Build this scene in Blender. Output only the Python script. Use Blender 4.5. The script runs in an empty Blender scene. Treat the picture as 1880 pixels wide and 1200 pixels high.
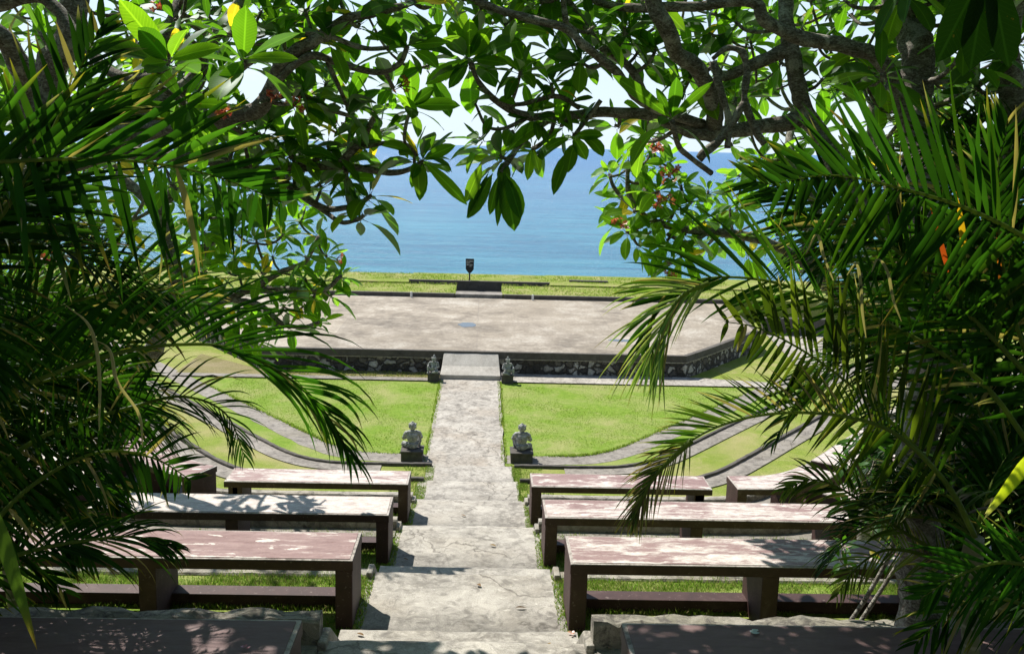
import bpy, bmesh, math, random
from mathutils import Vector, Matrix, noise
import numpy as np
R = math.radians
V = Vector
sc = bpy.context.scene
COL = sc.collection

# ------------------------------------------------------------------ camera, sky, sun, exposure
CAMX = .087; FPX = 1800.0; ROLL = R(1.6); YAW = R(1.8); PITCH = R(10.434)
fw = V((math.sin(YAW)*math.cos(PITCH), math.cos(YAW)*math.cos(PITCH), -math.sin(PITCH)))
r0 = V((math.cos(YAW), -math.sin(YAW), 0)); u0 = r0.cross(fw)
rt = r0*math.cos(ROLL)+u0*math.sin(ROLL); up = -r0*math.sin(ROLL)+u0*math.cos(ROLL)
cd = bpy.data.cameras.new('camera'); cam = bpy.data.objects.new('camera', cd); COL.objects.link(cam)
cd.sensor_width = 36; cd.lens = FPX/1880*36; cd.clip_start = .05; cd.clip_end = 120000
M = Matrix((rt, up, -fw)).transposed().to_4x4(); M.translation = V((CAMX, 0, 0))
cam.matrix_world = M; sc.camera = cam

SUND = V((-.22, .27, .46)).normalized()
w = bpy.data.worlds.new('World'); sc.world = w; w.use_nodes = True
nt = w.node_tree; nt.nodes.clear()
out = nt.nodes.new('ShaderNodeOutputWorld'); bg = nt.nodes.new('ShaderNodeBackground')
sky = nt.nodes.new('ShaderNodeTexSky'); sky.sky_type = 'NISHITA'; sky.sun_disc = False
sky.sun_elevation = math.asin(SUND.z); sky.sun_rotation = math.atan2(SUND.x, SUND.y)
sky.air_density = 1.0; sky.dust_density = .2; sky.ozone_density = 1.2; sky.altitude = 40
tc = nt.nodes.new('ShaderNodeTexCoord'); mp = nt.nodes.new('ShaderNodeMapping'); mp.inputs['Scale'].default_value = (2.2, 2.2, 9)
cn = nt.nodes.new('ShaderNodeTexNoise'); cn.inputs['Scale'].default_value = 1.7; cn.inputs['Detail'].default_value = 7; cn.inputs['Roughness'].default_value = .6
cr = nt.nodes.new('ShaderNodeValToRGB'); cr.color_ramp.elements[0].position = .50; cr.color_ramp.elements[1].position = .78
cr.color_ramp.elements[0].color = (0, 0, 0, 1); cr.color_ramp.elements[1].color = (.55, .55, .55, 1)
mx = nt.nodes.new('ShaderNodeMix'); mx.data_type = 'RGBA'; mx.inputs[7].default_value = (8.6, 9.0, 9.3, 1)
nt.links.new(tc.outputs['Generated'], mp.inputs[0]); nt.links.new(mp.outputs[0], cn.inputs['Vector'])
nt.links.new(cn.outputs['Fac'], cr.inputs[0]); nt.links.new(cr.outputs[0], mx.inputs[0])
sxz = nt.nodes.new('ShaderNodeSeparateXYZ'); nt.links.new(tc.outputs['Generated'], sxz.inputs[0])
hr = nt.nodes.new('ShaderNodeValToRGB'); hr.color_ramp.elements[0].position = 0; hr.color_ramp.elements[1].position = .42
hr.color_ramp.elements[0].color = (.92, .92, .92, 1); hr.color_ramp.elements[1].color = (0, 0, 0, 1); e_ = hr.color_ramp.elements.new(.16); e_.color = (.62, .62, .62, 1)
nt.links.new(sxz.outputs['Z'], hr.inputs[0])
hz = nt.nodes.new('ShaderNodeMix'); hz.data_type = 'RGBA'; hz.inputs[7].default_value = (5.9, 7.1, 8.3, 1)
nt.links.new(hr.outputs[0], hz.inputs[0]); nt.links.new(sky.outputs[0], hz.inputs[6]); nt.links.new(hz.outputs[2], mx.inputs[6]); nt.links.new(mx.outputs[2], bg.inputs[0]); nt.links.new(bg.outputs[0], out.inputs[0])
bg.inputs[1].default_value = .082
sd = bpy.data.lights.new('sun', 'SUN'); sun = bpy.data.objects.new('sun', sd); COL.objects.link(sun)
sd.energy = 4.9; sd.angle = R(.55); sd.color = (1, .95, .87)
sun.rotation_euler = SUND.to_track_quat('Z', 'Y').to_euler(); sun.location = (-20, 25, 40)
sc.view_settings.view_transform = 'Standard'; sc.view_settings.look = 'None'; sc.view_settings.exposure = 0.74; sc.view_settings.gamma = 1
sc.cycles.max_bounces = 8; sc.cycles.transmission_bounces = 6; sc.cycles.diffuse_bounces = 4

def W(px, py, y):      # world point seen in direction (px,py) of the 1880x1200 photograph, at distance y ahead
    d = fw+rt*((px-940)/FPX)-up*((py-600)/FPX)
    d = d*(y/d.y); return V((d.x+CAMX, d.y, d.z))

# ------------------------------------------------------------------ helpers
class MB:
    def __init__(s): s.v = []; s.f = []; s.c = []; s.uv = []; s.mi = []
    def add(s, vs, fs, col=(1, 1, 1), uvs=None, mi=0):
        b = len(s.v); s.v += [tuple(p) for p in vs]
        if isinstance(col, list): s.c += col
        else: s.c += [col]*len(vs)
        s.uv += uvs if uvs else [(0, 0)]*len(vs)
        for f in fs: s.f.append(tuple(i+b for i in f)); s.mi.append(mi)
    def box(s, x0, x1, y0, y1, z0, z1, col=(1, 1, 1), mi=0):
        vs = [(x, y, z) for z in (z0, z1) for y in (y0, y1) for x in (x0, x1)]
        s.add(vs, [(0, 2, 3, 1), (4, 5, 7, 6), (0, 1, 5, 4), (2, 6, 7, 3), (0, 4, 6, 2), (1, 3, 7, 5)], col, None, mi)
    def tube(s, pts, rs, n=8, col=(1, 1, 1), mi=0, bump=0.0, seed=0, cap=True):
        pts = [V(p) for p in pts]; m = len(pts)
        if m < 2: return
        t = (pts[1]-pts[0]).normalized(); a = t.orthogonal().normalized()
        vs = []; uvs = []; L = 0
        for i, p in enumerate(pts):
            t2 = (pts[min(i+1, m-1)]-pts[max(i-1, 0)]).normalized()
            a = (a-t2*a.dot(t2)); a = a.normalized() if a.length > 1e-6 else t2.orthogonal().normalized()
            b = t2.cross(a)
            if i: L += (p-pts[i-1]).length
            r = rs[i] if not isinstance(rs, float) else rs
            for k in range(n):
                th = 2*math.pi*k/n
                d = a*math.cos(th)+b*math.sin(th)
                rr = r
                if bump: rr = r*(1+bump*noise.noise((p+d*r)*18+V((seed, 0, 0))))
                vs.append(p+d*rr); uvs.append((k/n, L))
        fs = [(i*n+k, i*n+(k+1) % n, (i+1)*n+(k+1) % n, (i+1)*n+k) for i in range(m-1) for k in range(n)]
        if cap:
            fs.append(tuple(range(n-1, -1, -1))); fs.append(tuple((m-1)*n+k for k in range(n)))
        s.add(vs, fs, col, uvs, mi)
    def build(s, name, mats, parent=None, smooth=False):
        me = bpy.data.meshes.new(name); me.from_pydata(s.v, [], s.f)
        if not isinstance(mats, (list, tuple)): mats = [mats]
        for m in mats: me.materials.append(m)
        if len(mats) > 1: me.polygons.foreach_set('material_index', s.mi)
        ca = me.color_attributes.new('tint', 'FLOAT_COLOR', 'POINT')
        ca.data.foreach_set('color', np.hstack([np.array(s.c, dtype=np.float32).reshape(-1, 3), np.ones((len(s.v), 1), np.float32)]).ravel())
        ul = me.uv_layers.new(name='UVMap')
        li = np.empty(len(me.loops), dtype=np.int32); me.loops.foreach_get('vertex_index', li)
        ul.data.foreach_set('uv', np.array(s.uv, dtype=np.float32)[li].ravel())
        if smooth: me.polygons.foreach_set('use_smooth', [True]*len(me.polygons))
        me.update()
        o = bpy.data.objects.new(name, me); COL.objects.link(o)
        if parent: o.parent = parent
        return o
def mesh_obj(name, vs, fs, mat, parent=None, smooth=False):
    b = MB(); b.add(vs, fs); return b.build(name, mat, parent, smooth)
def tag(o, label, cat, group=None):
    o['label'] = label; o['category'] = cat
    if group: o['group'] = group
    return o
def thing(name, loc, label, cat, group=None):
    o = bpy.data.objects.new(name, None); COL.objects.link(o); o.location = loc; o.empty_display_size = .2
    return tag(o, label, cat, group)
def keep(o, par):      # parent o to par without moving it
    o.parent = par; o.location = o.location-par.location; return o
def struct(o): o['kind'] = 'structure'; return o
def stuff(o): o['kind'] = 'stuff'; return o
def bevel(o, wd=.006, seg=2):
    m = o.modifiers.new('bevel', 'BEVEL'); m.width = wd; m.segments = seg; m.limit_method = 'ANGLE'; return o
def cat_rom(P, n):
    P = [V(p) for p in P]; Q = [P[0]*2-P[1]]+P+[P[-1]*2-P[-2]]; out = []
    for i in range(1, len(Q)-2):
        a, b, c, d = Q[i-1:i+3]
        for k in range(n):
            t = k/n
            out.append(.5*((2*b)+(c-a)*t+(2*a-5*b+4*c-d)*t*t+(3*b-a-3*c+d)*t**3))
    out.append(P[-1]); return out

# ------------------------------------------------------------------ materials
def newmat(name):
    m = bpy.data.materials.new(name); m.use_nodes = True; t = m.node_tree; t.nodes.clear()
    o = t.nodes.new('ShaderNodeOutputMaterial'); return m, t, o
def N(t, typ, **kw):
    n = t.nodes.new(typ)
    for k, v in kw.items():
        if k.startswith('i_'):
            n.inputs[int(k[2:]) if k[2:].isdigit() else k[2:].replace('_', ' ')].default_value = v
        else: setattr(n, k, v)
    return n
def coord(t, scale=(1, 1, 1), kind='Object'):
    c = N(t, 'ShaderNodeTexCoord'); m = N(t, 'ShaderNodeMapping'); m.inputs['Scale'].default_value = scale
    t.links.new(c.outputs[kind], m.inputs[0]); return m.outputs[0]
def nz(t, vec, scale, detail=5, rough=.55, dist=0):
    n = N(t, 'ShaderNodeTexNoise'); n.inputs['Scale'].default_value = scale; n.inputs['Detail'].default_value = detail
    n.inputs['Roughness'].default_value = rough; n.inputs['Distortion'].default_value = dist
    t.links.new(vec, n.inputs['Vector']); return n.outputs['Fac']
def ramp(t, fac, stops):
    r = N(t, 'ShaderNodeValToRGB'); e = r.color_ramp.elements
    while len(e) < len(stops): e.new(.5)
    for i, (p, c) in enumerate(stops):
        e[i].position = p; c = (c, c, c) if isinstance(c, (int, float)) else c; e[i].color = (*c, 1)
    t.links.new(fac, r.inputs[0]); return r.outputs[0]
def mix(t, fac, a, b, mode='MIX'):
    m = N(t, 'ShaderNodeMix', data_type='RGBA', blend_type=mode)
    for i, x in ((0, fac), (6, a), (7, b)):
        if isinstance(x, (int, float)): m.inputs[i].default_value = x
        elif isinstance(x, tuple): m.inputs[i].default_value = (*x, 1)
        else: t.links.new(x, m.inputs[i])
    return m.outputs[2]
def bump(t, h, strength=.3, dist=.01):
    b = N(t, 'ShaderNodeBump'); b.inputs['Strength'].default_value = strength; b.inputs['Distance'].default_value = dist
    t.links.new(h, b.inputs['Height']); return b.outputs[0]
def pbsdf(t, o, col, rough=.8, nrm=None, spec=.3):
    p = N(t, 'ShaderNodeBsdfPrincipled')
    if isinstance(col, tuple): p.inputs['Base Color'].default_value = (*col, 1)
    else: t.links.new(col, p.inputs['Base Color'])
    if isinstance(rough, (int, float)): p.inputs['Roughness'].default_value = rough
    else: t.links.new(rough, p.inputs['Roughness'])
    p.inputs['Specular IOR Level'].default_value = spec
    if nrm: t.links.new(nrm, p.inputs['Normal'])
    t.links.new(p.outputs[0], o.inputs[0]); return p

def concrete(name, light=(.52, .48, .41), dark=(.20, .18, .15), warm=(.42, .33, .24), blackness=.25, sc_=1.0, stretch=(1, 1, 1), bstr=.4, crack=.7):
    m, t, o = newmat(name); c = coord(t, stretch)
    a = nz(t, c, 1.1*sc_, 7, .62, .6); b = nz(t, c, 6*sc_, 6, .65, .3); f = nz(t, c, 60*sc_, 4, .7); g = nz(t, c, .45*sc_, 4, .6)
    col = ramp(t, a, [(.34, dark), (.5, tuple(.5*(x+y) for x, y in zip(light, dark))), (.66, light)])
    col = mix(t, ramp(t, b, [(.42, 0.), (.66, .75)]), col, light)
    col = mix(t, ramp(t, g, [(.5, 0.), (.68, .6)]), col, warm)
    st = nz(t, c, 2.6*sc_, 8, .7, 1.2)
    col = mix(t, ramp(t, st, [(.50, 0.), (.66, blackness*2.6)]), col, (.10, .09, .08))
    col = mix(t, ramp(t, f, [(.38, .5), (.56, 0.)]), col, (.12, .11, .09)); wf = nz(t, coord(t, (.6, 1.6, 1)), 9*sc_, 5, .7, .8); col = mix(t, ramp(t, wf, [(.60, 0.), (.68, .55)]), col, tuple(min(.72, x*1.35) for x in light))
    cv = N(t, 'ShaderNodeTexVoronoi', feature='DISTANCE_TO_EDGE'); cv.inputs['Scale'].default_value = .75; cw_ = N(t, 'ShaderNodeTexNoise'); cw_.inputs['Scale'].default_value = 2.5; cw_.inputs['Detail'].default_value = 7
    t.links.new(c, cw_.inputs['Vector']); s1 = N(t, 'ShaderNodeVectorMath', operation='SCALE'); s1.inputs['Scale'].default_value = .7; t.links.new(cw_.outputs['Color'], s1.inputs[0])
    s2 = N(t, 'ShaderNodeVectorMath', operation='ADD'); t.links.new(c, s2.inputs[0]); t.links.new(s1.outputs[0], s2.inputs[1]); t.links.new(s2.outputs[0], cv.inputs['Vector'])
    ck = ramp(t, cv.outputs['Distance'], [(.0, 1.), (.012, 0.)]); ck = mix(t, 1., ck, ramp(t, g, [(.45, 0.), (.55, crack)]), 'MULTIPLY'); col = mix(t, ck, col, (.06, .05, .04))
    h = mix(t, .5, b, f)
    pbsdf(t, o, col, .88, bump(t, h, bstr, .012)); return m
M_path = concrete('path_concrete', (.48, .45, .395), (.165, .15, .13), (.34, .285, .22), .30, 2.8, (1, .8, 1))
M_steps = concrete('step_concrete', (.49, .46, .405), (.185, .17, .148), (.36, .32, .26), .26, 2.8)
def stained(base, name):
    m = base.copy(); m.name = name; t = m.node_tree; p = [n for n in t.nodes if n.type == 'BSDF_PRINCIPLED'][0]; l = p.inputs['Base Color'].links[0].from_socket
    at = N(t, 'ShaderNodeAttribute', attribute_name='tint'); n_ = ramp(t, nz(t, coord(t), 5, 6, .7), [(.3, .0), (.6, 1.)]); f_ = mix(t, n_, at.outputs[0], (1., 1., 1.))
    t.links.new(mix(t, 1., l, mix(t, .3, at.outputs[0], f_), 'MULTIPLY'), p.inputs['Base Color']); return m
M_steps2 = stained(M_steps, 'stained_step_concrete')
M_curb = concrete('curb_concrete', (.46, .43, .37), (.15, .135, .11), (.34, .29, .21), .38, 2.4, bstr=.8)
M_ramp = concrete('ramp_concrete', (.56, .53, .47), (.36, .335, .29), (.46, .40, .33), .08, 1.5, crack=.0)
M_mossy_shade = concrete('shaded_mossy_kerb_concrete', (.40, .37, .31), (.10, .09, .07), (.20, .19, .12), .6, 3.5, bstr=1.)  # mossy, with the near face's shade put into a darker tone
M_strip = concrete('strip_concrete', (.31, .285, .25), (.12, .108, .094), (.22, .20, .15), .36, 2.6)
M_dark = concrete('blackened_concrete', (.095, .085, .075), (.028, .026, .024), (.07, .06, .05), .5, 2.0, bstr=.8)

# stage floor
m, t, o = newmat('stage_concrete'); c = coord(t, (1, .75, 1)); c2 = coord(t, (.8, 1.6, 1))
a = nz(t, c, .9, 9, .70, .25); b = nz(t, c2, 3.4, 8, .72, .3); f = nz(t, c, 14, 5, .7); g = nz(t, c, .28, 5, .6, .5)
col = ramp(t, a, [(.36, (.13, .112, .09)), (.46, (.22, .19, .15)), (.54, (.30, .265, .215)), (.63, (.42, .39, .335))])
col = mix(t, ramp(t, b, [(.50, 0.), (.66, .75)]), col, (.45, .41, .34))
col = mix(t, ramp(t, g, [(.45, 0.), (.62, .65)]), col, (.29, .25, .19))
col = mix(t, ramp(t, f, [(.36, .55), (.56, 0.)]), col, (.17, .145, .115))
# lines between the cast bays
br = N(t, 'ShaderNodeTexBrick'); br.offset = 0; br.inputs['Scale'].default_value = .55; br.inputs['Mortar Size'].default_value = .006
br.inputs['Color1'].default_value = (.74, .73, .72, 1); br.inputs['Color2'].default_value = (1.12, 1.10, 1.06, 1); br.inputs['Mortar'].default_value = (.9, .9, .9, 1); br.inputs['Brick Width'].default_value = 2.0; br.inputs['Row Height'].default_value = 1.65; br.inputs['Mortar Smooth'].default_value = .5
dm = N(t, 'ShaderNodeVectorMath', operation='ADD'); dn = N(t, 'ShaderNodeTexNoise'); dn.inputs['Scale'].default_value = 3
cc = coord(t); t.links.new(cc, dn.inputs['Vector']); sm = N(t, 'ShaderNodeVectorMath', operation='SCALE'); sm.inputs['Scale'].default_value = .05
t.links.new(dn.outputs['Color'], sm.inputs[0]); t.links.new(cc, dm.inputs[0]); t.links.new(sm.outputs[0], dm.inputs[1]); t.links.new(dm.outputs[0], br.inputs['Vector'])
col = mix(t, .55, col, mix(t, 1., col, br.outputs['Color'], 'MULTIPLY')); col = mix(t, ramp(t, br.outputs['Fac'], [(0., 0.), (1., .4)]), col, (.15, .13, .11))
pbsdf(t, o, col, .85, bump(t, f, .3, .01)); M_stage = m

# rubble wall: pale stones in black mortar
m, t, o = newmat('rubble_stone'); c = coord(t, (1, 1, 1.15)); dn = N(t, 'ShaderNodeTexNoise'); dn.inputs['Scale'].default_value = 5; dn.inputs['Detail'].default_value = 5
t.links.new(c, dn.inputs['Vector']); sm = N(t, 'ShaderNodeVectorMath', operation='SCALE'); sm.inputs['Scale'].default_value = .26; t.links.new(dn.outputs['Color'], sm.inputs[0])
ad = N(t, 'ShaderNodeVectorMath', operation='ADD'); t.links.new(c, ad.inputs[0]); t.links.new(sm.outputs[0], ad.inputs[1])
vo = N(t, 'ShaderNodeTexVoronoi', feature='F1'); vo.inputs['Scale'].default_value = 5.2; vo.inputs['Randomness'].default_value = 1; t.links.new(ad.outputs[0], vo.inputs['Vector'])
ve = N(t, 'ShaderNodeTexVoronoi', feature='DISTANCE_TO_EDGE'); ve.inputs['Scale'].default_value = 5.2; ve.inputs['Randomness'].default_value = 1; t.links.new(ad.outputs[0], ve.inputs['Vector'])
sp = N(t, 'ShaderNodeSeparateColor'); t.links.new(vo.outputs['Color'], sp.inputs[0])
stone = ramp(t, sp.outputs[0], [(.0, (.06, .052, .045)), (.38, (.10, .088, .076)), (.50, (.16, .14, .12)), (.66, (.34, .31, .27)), (1., (.52, .50, .45))])
n1 = nz(t, c, 26, 6, .7); stone = mix(t, ramp(t, n1, [(.36, .7), (.5, 0.)]), stone, (.05, .045, .04))
edge = ramp(t, ve.outputs['Distance'], [(.02, 0.), (.16, 1.)])
col = mix(t, edge, (.05, .044, .038), stone)
n3 = nz(t, c, 1.2, 5); col = mix(t, ramp(t, n3, [(.36, .6), (.5, 0.)]), col, (.045, .04, .034))
pbsdf(t, o, col, .9, bump(t, edge, .9, .04)); M_rubble = m

def grass_mat(name, a, b, dry, drya=.5, sc_=1.0):
    m, t, o = newmat(name); c = coord(t)
    n1 = nz(t, c, .55*sc_, 6, .6, .4); n2 = nz(t, c, 5*sc_, 6, .7); n3 = nz(t, coord(t, (1, 1, .4)), 70, 5, .75); n4 = nz(t, c, 1.7*sc_, 7, .65, .8)
    col = mix(t, ramp(t, n2, [(.3, 0.), (.7, 1.)]), a, b)
    col = mix(t, ramp(t, n1, [(.42, 0.), (.68, drya)]), col, dry)
    col = mix(t, ramp(t, n4, [(.55, 0.), (.72, drya*.9)]), col, dry)
    col = mix(t, ramp(t, n3, [(.34, .7), (.58, 0.)]), col, tuple(x*.35 for x in a))
    p = pbsdf(t, o, col, .95, bump(t, mix(t, .5, n3, n2), .7, .03), .1); return m
M_lawn = grass_mat('lawn_grass', (.13, .235, .022), (.235, .33, .05), (.36, .34, .15), .75, 1.7)
M_lawn2 = grass_mat('dry_lawn_grass', (.165, .235, .035), (.26, .31, .06), (.38, .33, .16), .85, 1.6)
M_soil = grass_mat('worn_grass', (.17, .16, .06), (.24, .22, .09), (.30, .25, .15), .9, 2)
M_block_slope = grass_mat('sky_block_slope_green', (.03, .055, .012), (.05, .08, .02), (.06, .05, .03), .5)
m, t, o = newmat('blade_green'); at = N(t, 'ShaderNodeAttribute', attribute_name='tint')
d1 = N(t, 'ShaderNodeBsdfDiffuse'); d2 = N(t, 'ShaderNodeBsdfTranslucent'); ms = N(t, 'ShaderNodeMixShader', i_0=.45)
t.links.new(at.outputs[0], d1.inputs[0]); t.links.new(at.outputs[0], d2.inputs[0]); t.links.new(d1.outputs[0], ms.inputs[1]); t.links.new(d2.outputs[0], ms.inputs[2]); t.links.new(ms.outputs[0], o.inputs[0]); M_blade = m

# sea
m, t, o = newmat('sea_water'); c = coord(t, (1, 1, 1)); cw = coord(t, (.22, 1, 1))
n1 = nz(t, cw, .012, 6, .6, .6); n2 = nz(t, cw, .07, 9, .78, .4); n3 = nz(t, cw, .8, 4, .6)
cdn = N(t, 'ShaderNodeSeparateXYZ'); t.links.new(coord(t), cdn.inputs[0])
far = N(t, 'ShaderNodeMapRange'); far.inputs['From Min'].default_value = 250; far.inputs['From Max'].default_value = 2600; t.links.new(cdn.outputs['Y'], far.inputs[0])
near = mix(t, ramp(t, n1, [(.35, 0.), (.65, 1.)]), (.012, .185, .30), (.03, .27, .37))
deep = mix(t, ramp(t, n1, [(.35, 0.), (.65, 1.)]), (.014, .11, .28), (.022, .145, .33))
col = mix(t, ramp(t, far.outputs[0], [(0., 0.), (.25, .6), (1., 1.)]), near, deep)
col = mix(t, ramp(t, n2, [(.36, .75), (.52, 0.)]), col, (.015, .09, .20))
col = mix(t, ramp(t, n2, [(.52, 0.), (.66, .6)]), col, (.09, .29, .38))
hb = mix(t, .35, n2, n3)
p = pbsdf(t, o, col, .32, bump(t, hb, 1., 5.0), .34); M_sea = m

# bench paints
def bench_paint(name, wear, seed, stretch=1.0):
    m, t, o = newmat(name); c = N(t, 'ShaderNodeTexCoord'); mp = N(t, 'ShaderNodeMapping'); mp.inputs['Location'].default_value = (seed*7.3, seed*3.1, 0); mp.inputs['Scale'].default_value = (.75*stretch, 2.4, 1)
    t.links.new(c.outputs['Object'], mp.inputs[0]); v = mp.outputs[0]
    mp2 = N(t, 'ShaderNodeMapping'); mp2.inputs['Location'].default_value = (seed*3.3, seed*5.1, 0); mp2.inputs['Scale'].default_value = (1.3, 9, 1); t.links.new(c.outputs['Object'], mp2.inputs[0])
    a = nz(t, v, 2.4, 10, .74, .35); b = nz(t, v, 11, 8, .75, .4); s = nz(t, v, 75, 3, .7); big = nz(t, v, 1.0, 4, .6); sk = nz(t, mp2.outputs[0], 2.4, 9, .75, .3)
    paint = mix(t, ramp(t, b, [(.35, 0.), (.65, 1.)]), (.15, .085, .082), (.24, .15, .14))
    bare = mix(t, ramp(t, b, [(.38, 0.), (.64, 1.)]), (.36, .30, .27), (.62, .58, .53))
    h = mix(t, .42, mix(t, .3, a, b), sk); h = mix(t, .25, h, big)
    th = .60-wear*.19
    k = ramp(t, h, [(th-.022, 0.), (th+.022, 1.)])
    soft = ramp(t, h, [(th-.12, 0.), (th+.02, .7)])
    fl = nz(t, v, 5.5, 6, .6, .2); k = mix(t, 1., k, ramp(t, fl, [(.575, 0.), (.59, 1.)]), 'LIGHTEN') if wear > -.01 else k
    col = mix(t, soft, paint if wear > -.01 else mix(t, .40, paint, (.07, .055, .055)), (.34, .25, .235) if wear > -.01 else (.17, .14, .14)); col = mix(t, k, col, bare)  # negative wear: leaf shade on the bottom benches put into darker paint
    col = mix(t, ramp(t, s, [(.3, .45), (.5, 0.)]), col, (.12, .07, .065))
    pbsdf(t, o, col, .7, bump(t, k, .25, .003), .3); return m
PAINT = {k: bench_paint('bench_paint_'+k, wr, i) for i, (k, wr) in enumerate([('flaked', .24), ('patchy', .47), ('worn', .66), ('bare', 1.1), ('fresh', .30), ('mixed', .52), ('shade_dark', -.05)])}
m, t, o = newmat('dark_maroon_paint'); c = coord(t); a = nz(t, c, 5, 7, .7, .5); b = nz(t, c, 40, 4, .7)
col = ramp(t, a, [(.35, (.034, .015, .013)), (.55, (.052, .024, .021)), (.78, (.11, .07, .06))]); col = mix(t, ramp(t, b, [(.62, 0.), (.75, .6)]), col, (.36, .29, .26))
pbsdf(t, o, col, .62, bump(t, a, .3, .006), .35); M_maroon = m
M_edge = concrete('bench_edge_concrete', (.50, .46, .42), (.24, .20, .18), (.36, .27, .24), .3, 5)

# leaves
def leaf_mat(name, transl=.48, gloss=.10, rough=.32, vein=True, TM=(2.6, 2.7, .9)):
    m, t, o = newmat(name); at = N(t, 'ShaderNodeAttribute', attribute_name='tint')
    uv = N(t, 'ShaderNodeUVMap'); sx = N(t, 'ShaderNodeSeparateXYZ'); t.links.new(uv.outputs[0], sx.inputs[0])
    col = at.outputs[0]
    n1 = nz(t, coord(t), 9, 4, .6); col = mix(t, ramp(t, n1, [(.35, 0.), (.65, .4)]), col, mix(t, 1., at.outputs[0], (.55, .62, .5), 'MULTIPLY'))
    if vein:
        ab = N(t, 'ShaderNodeMath', operation='ABSOLUTE'); t.links.new(sx.outputs[0], ab.inputs[0])
        mid = ramp(t, ab.outputs[0], [(.03, 1.), (.10, 0.)]); col = mix(t, mid, col, mix(t, 1., at.outputs[0], (1.7, 1.6, 1.9), 'MULTIPLY'))
        m1 = N(t, 'ShaderNodeMath', operation='MULTIPLY_ADD'); t.links.new(ab.outputs[0], m1.inputs[0]); m1.inputs[1].default_value = -.16; t.links.new(sx.outputs[1], m1.inputs[2])
        m2 = N(t, 'ShaderNodeMath', operation='MULTIPLY'); t.links.new(m1.outputs[0], m2.inputs[0]); m2.inputs[1].default_value = 110
        m3 = N(t, 'ShaderNodeMath', operation='SINE'); t.links.new(m2.outputs[0], m3.inputs[0])
        col = mix(t, ramp(t, m3.outputs[0], [(.80, 0.), (.98, .5)]), col, mix(t, 1., at.outputs[0], (1.5, 1.4, 1.6), 'MULTIPLY'))
    if vein:
        sp_ = nz(t, coord(t), 42, 3, .6); col = mix(t, ramp(t, sp_, [(.68, 0.), (.72, .8)]), col, (.10, .065, .02))
    tcl = mix(t, 1., col, TM, 'MULTIPLY')
    df = N(t, 'ShaderNodeBsdfDiffuse'); tr = N(t, 'ShaderNodeBsdfTranslucent'); gl = N(t, 'ShaderNodeBsdfGlossy'); gl.inputs['Roughness'].default_value = rough; gl.inputs[0].default_value = (.9, .95, 1, 1)
    t.links.new(col, df.inputs[0]); t.links.new(tcl, tr.inputs[0])
    a = N(t, 'ShaderNodeMixShader', i_0=transl); t.links.new(df.outputs[0], a.inputs[1]); t.links.new(tr.outputs[0], a.inputs[2])
    fr = N(t, 'ShaderNodeFresnel'); fr.inputs[0].default_value = 1.38
    mm = N(t, 'ShaderNodeMath', operation='MULTIPLY'); t.links.new(fr.outputs[0], mm.inputs[0]); mm.inputs[1].default_value = gloss*6
    b = N(t, 'ShaderNodeMixShader'); t.links.new(mm.outputs[0], b.inputs[0]); t.links.new(a.outputs[0], b.inputs[1]); t.links.new(gl.outputs[0], b.inputs[2])
    t.links.new(b.outputs[0], o.inputs[0]); return m
M_leaf = leaf_mat('frangipani_leaf', .55, .03, .42, True, (3.3, 3.3, .8)); M_palm = leaf_mat('palm_leaf', .42, .022, .34, False, (2.9, 2.9, .9))
M_petal = leaf_mat('petal', .35, .03, .5, False, (1.2, 1.1, 1.0))

m, t, o = newmat('bark'); c = coord(t); cs = coord(t, (1, 1, 2.2)); a = nz(t, c, 9, 7, .7, .6); b = nz(t, cs, 38, 6, .7, 1.0); f = nz(t, c, 120, 3, .7)
col = ramp(t, b, [(.34, (.05, .042, .034)), (.5, (.17, .15, .125)), (.66, (.38, .36, .32))]); col = mix(t, ramp(t, a, [(.53, 0.), (.59, .75)]), col, (.42, .41, .36)); col = mix(t, ramp(t, f, [(.35, .5), (.55, 0.)]), col, (.04, .032, .026))
pbsdf(t, o, col, .9, bump(t, mix(t, .4, b, f), 1., .012), .15); M_bark = m
m, t, o = newmat('old_rough_bark'); cs = coord(t, (1, 1, .35)); b = nz(t, cs, 34, 7, .75, 1.4); a = nz(t, coord(t), 7, 6, .7)
col = ramp(t, b, [(.38, (.035, .026, .02)), (.52, (.11, .085, .062)), (.66, (.28, .235, .18))]); col = mix(t, ramp(t, a, [(.56, 0.), (.68, .6)]), col, (.42, .40, .34))
pbsdf(t, o, col, .95, bump(t, b, 1., .03), .1); M_bark2 = m
m, t, o = newmat('palm_stem_skin'); c = coord(t); wv = N(t, 'ShaderNodeTexWave', bands_direction='Z'); wv.inputs['Scale'].default_value = 4.5; wv.inputs['Distortion'].default_value = .6; t.links.new(c, wv.inputs[0])
col = ramp(t, nz(t, c, 12, 5), [(.35, (.075, .085, .035)), (.65, (.17, .16, .085))]); col = mix(t, ramp(t, wv.outputs[0], [(.0, .7), (.12, 0.)]), col, (.27, .24, .18))
pbsdf(t, o, col, .55, None, .4); M_stem = m
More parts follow.
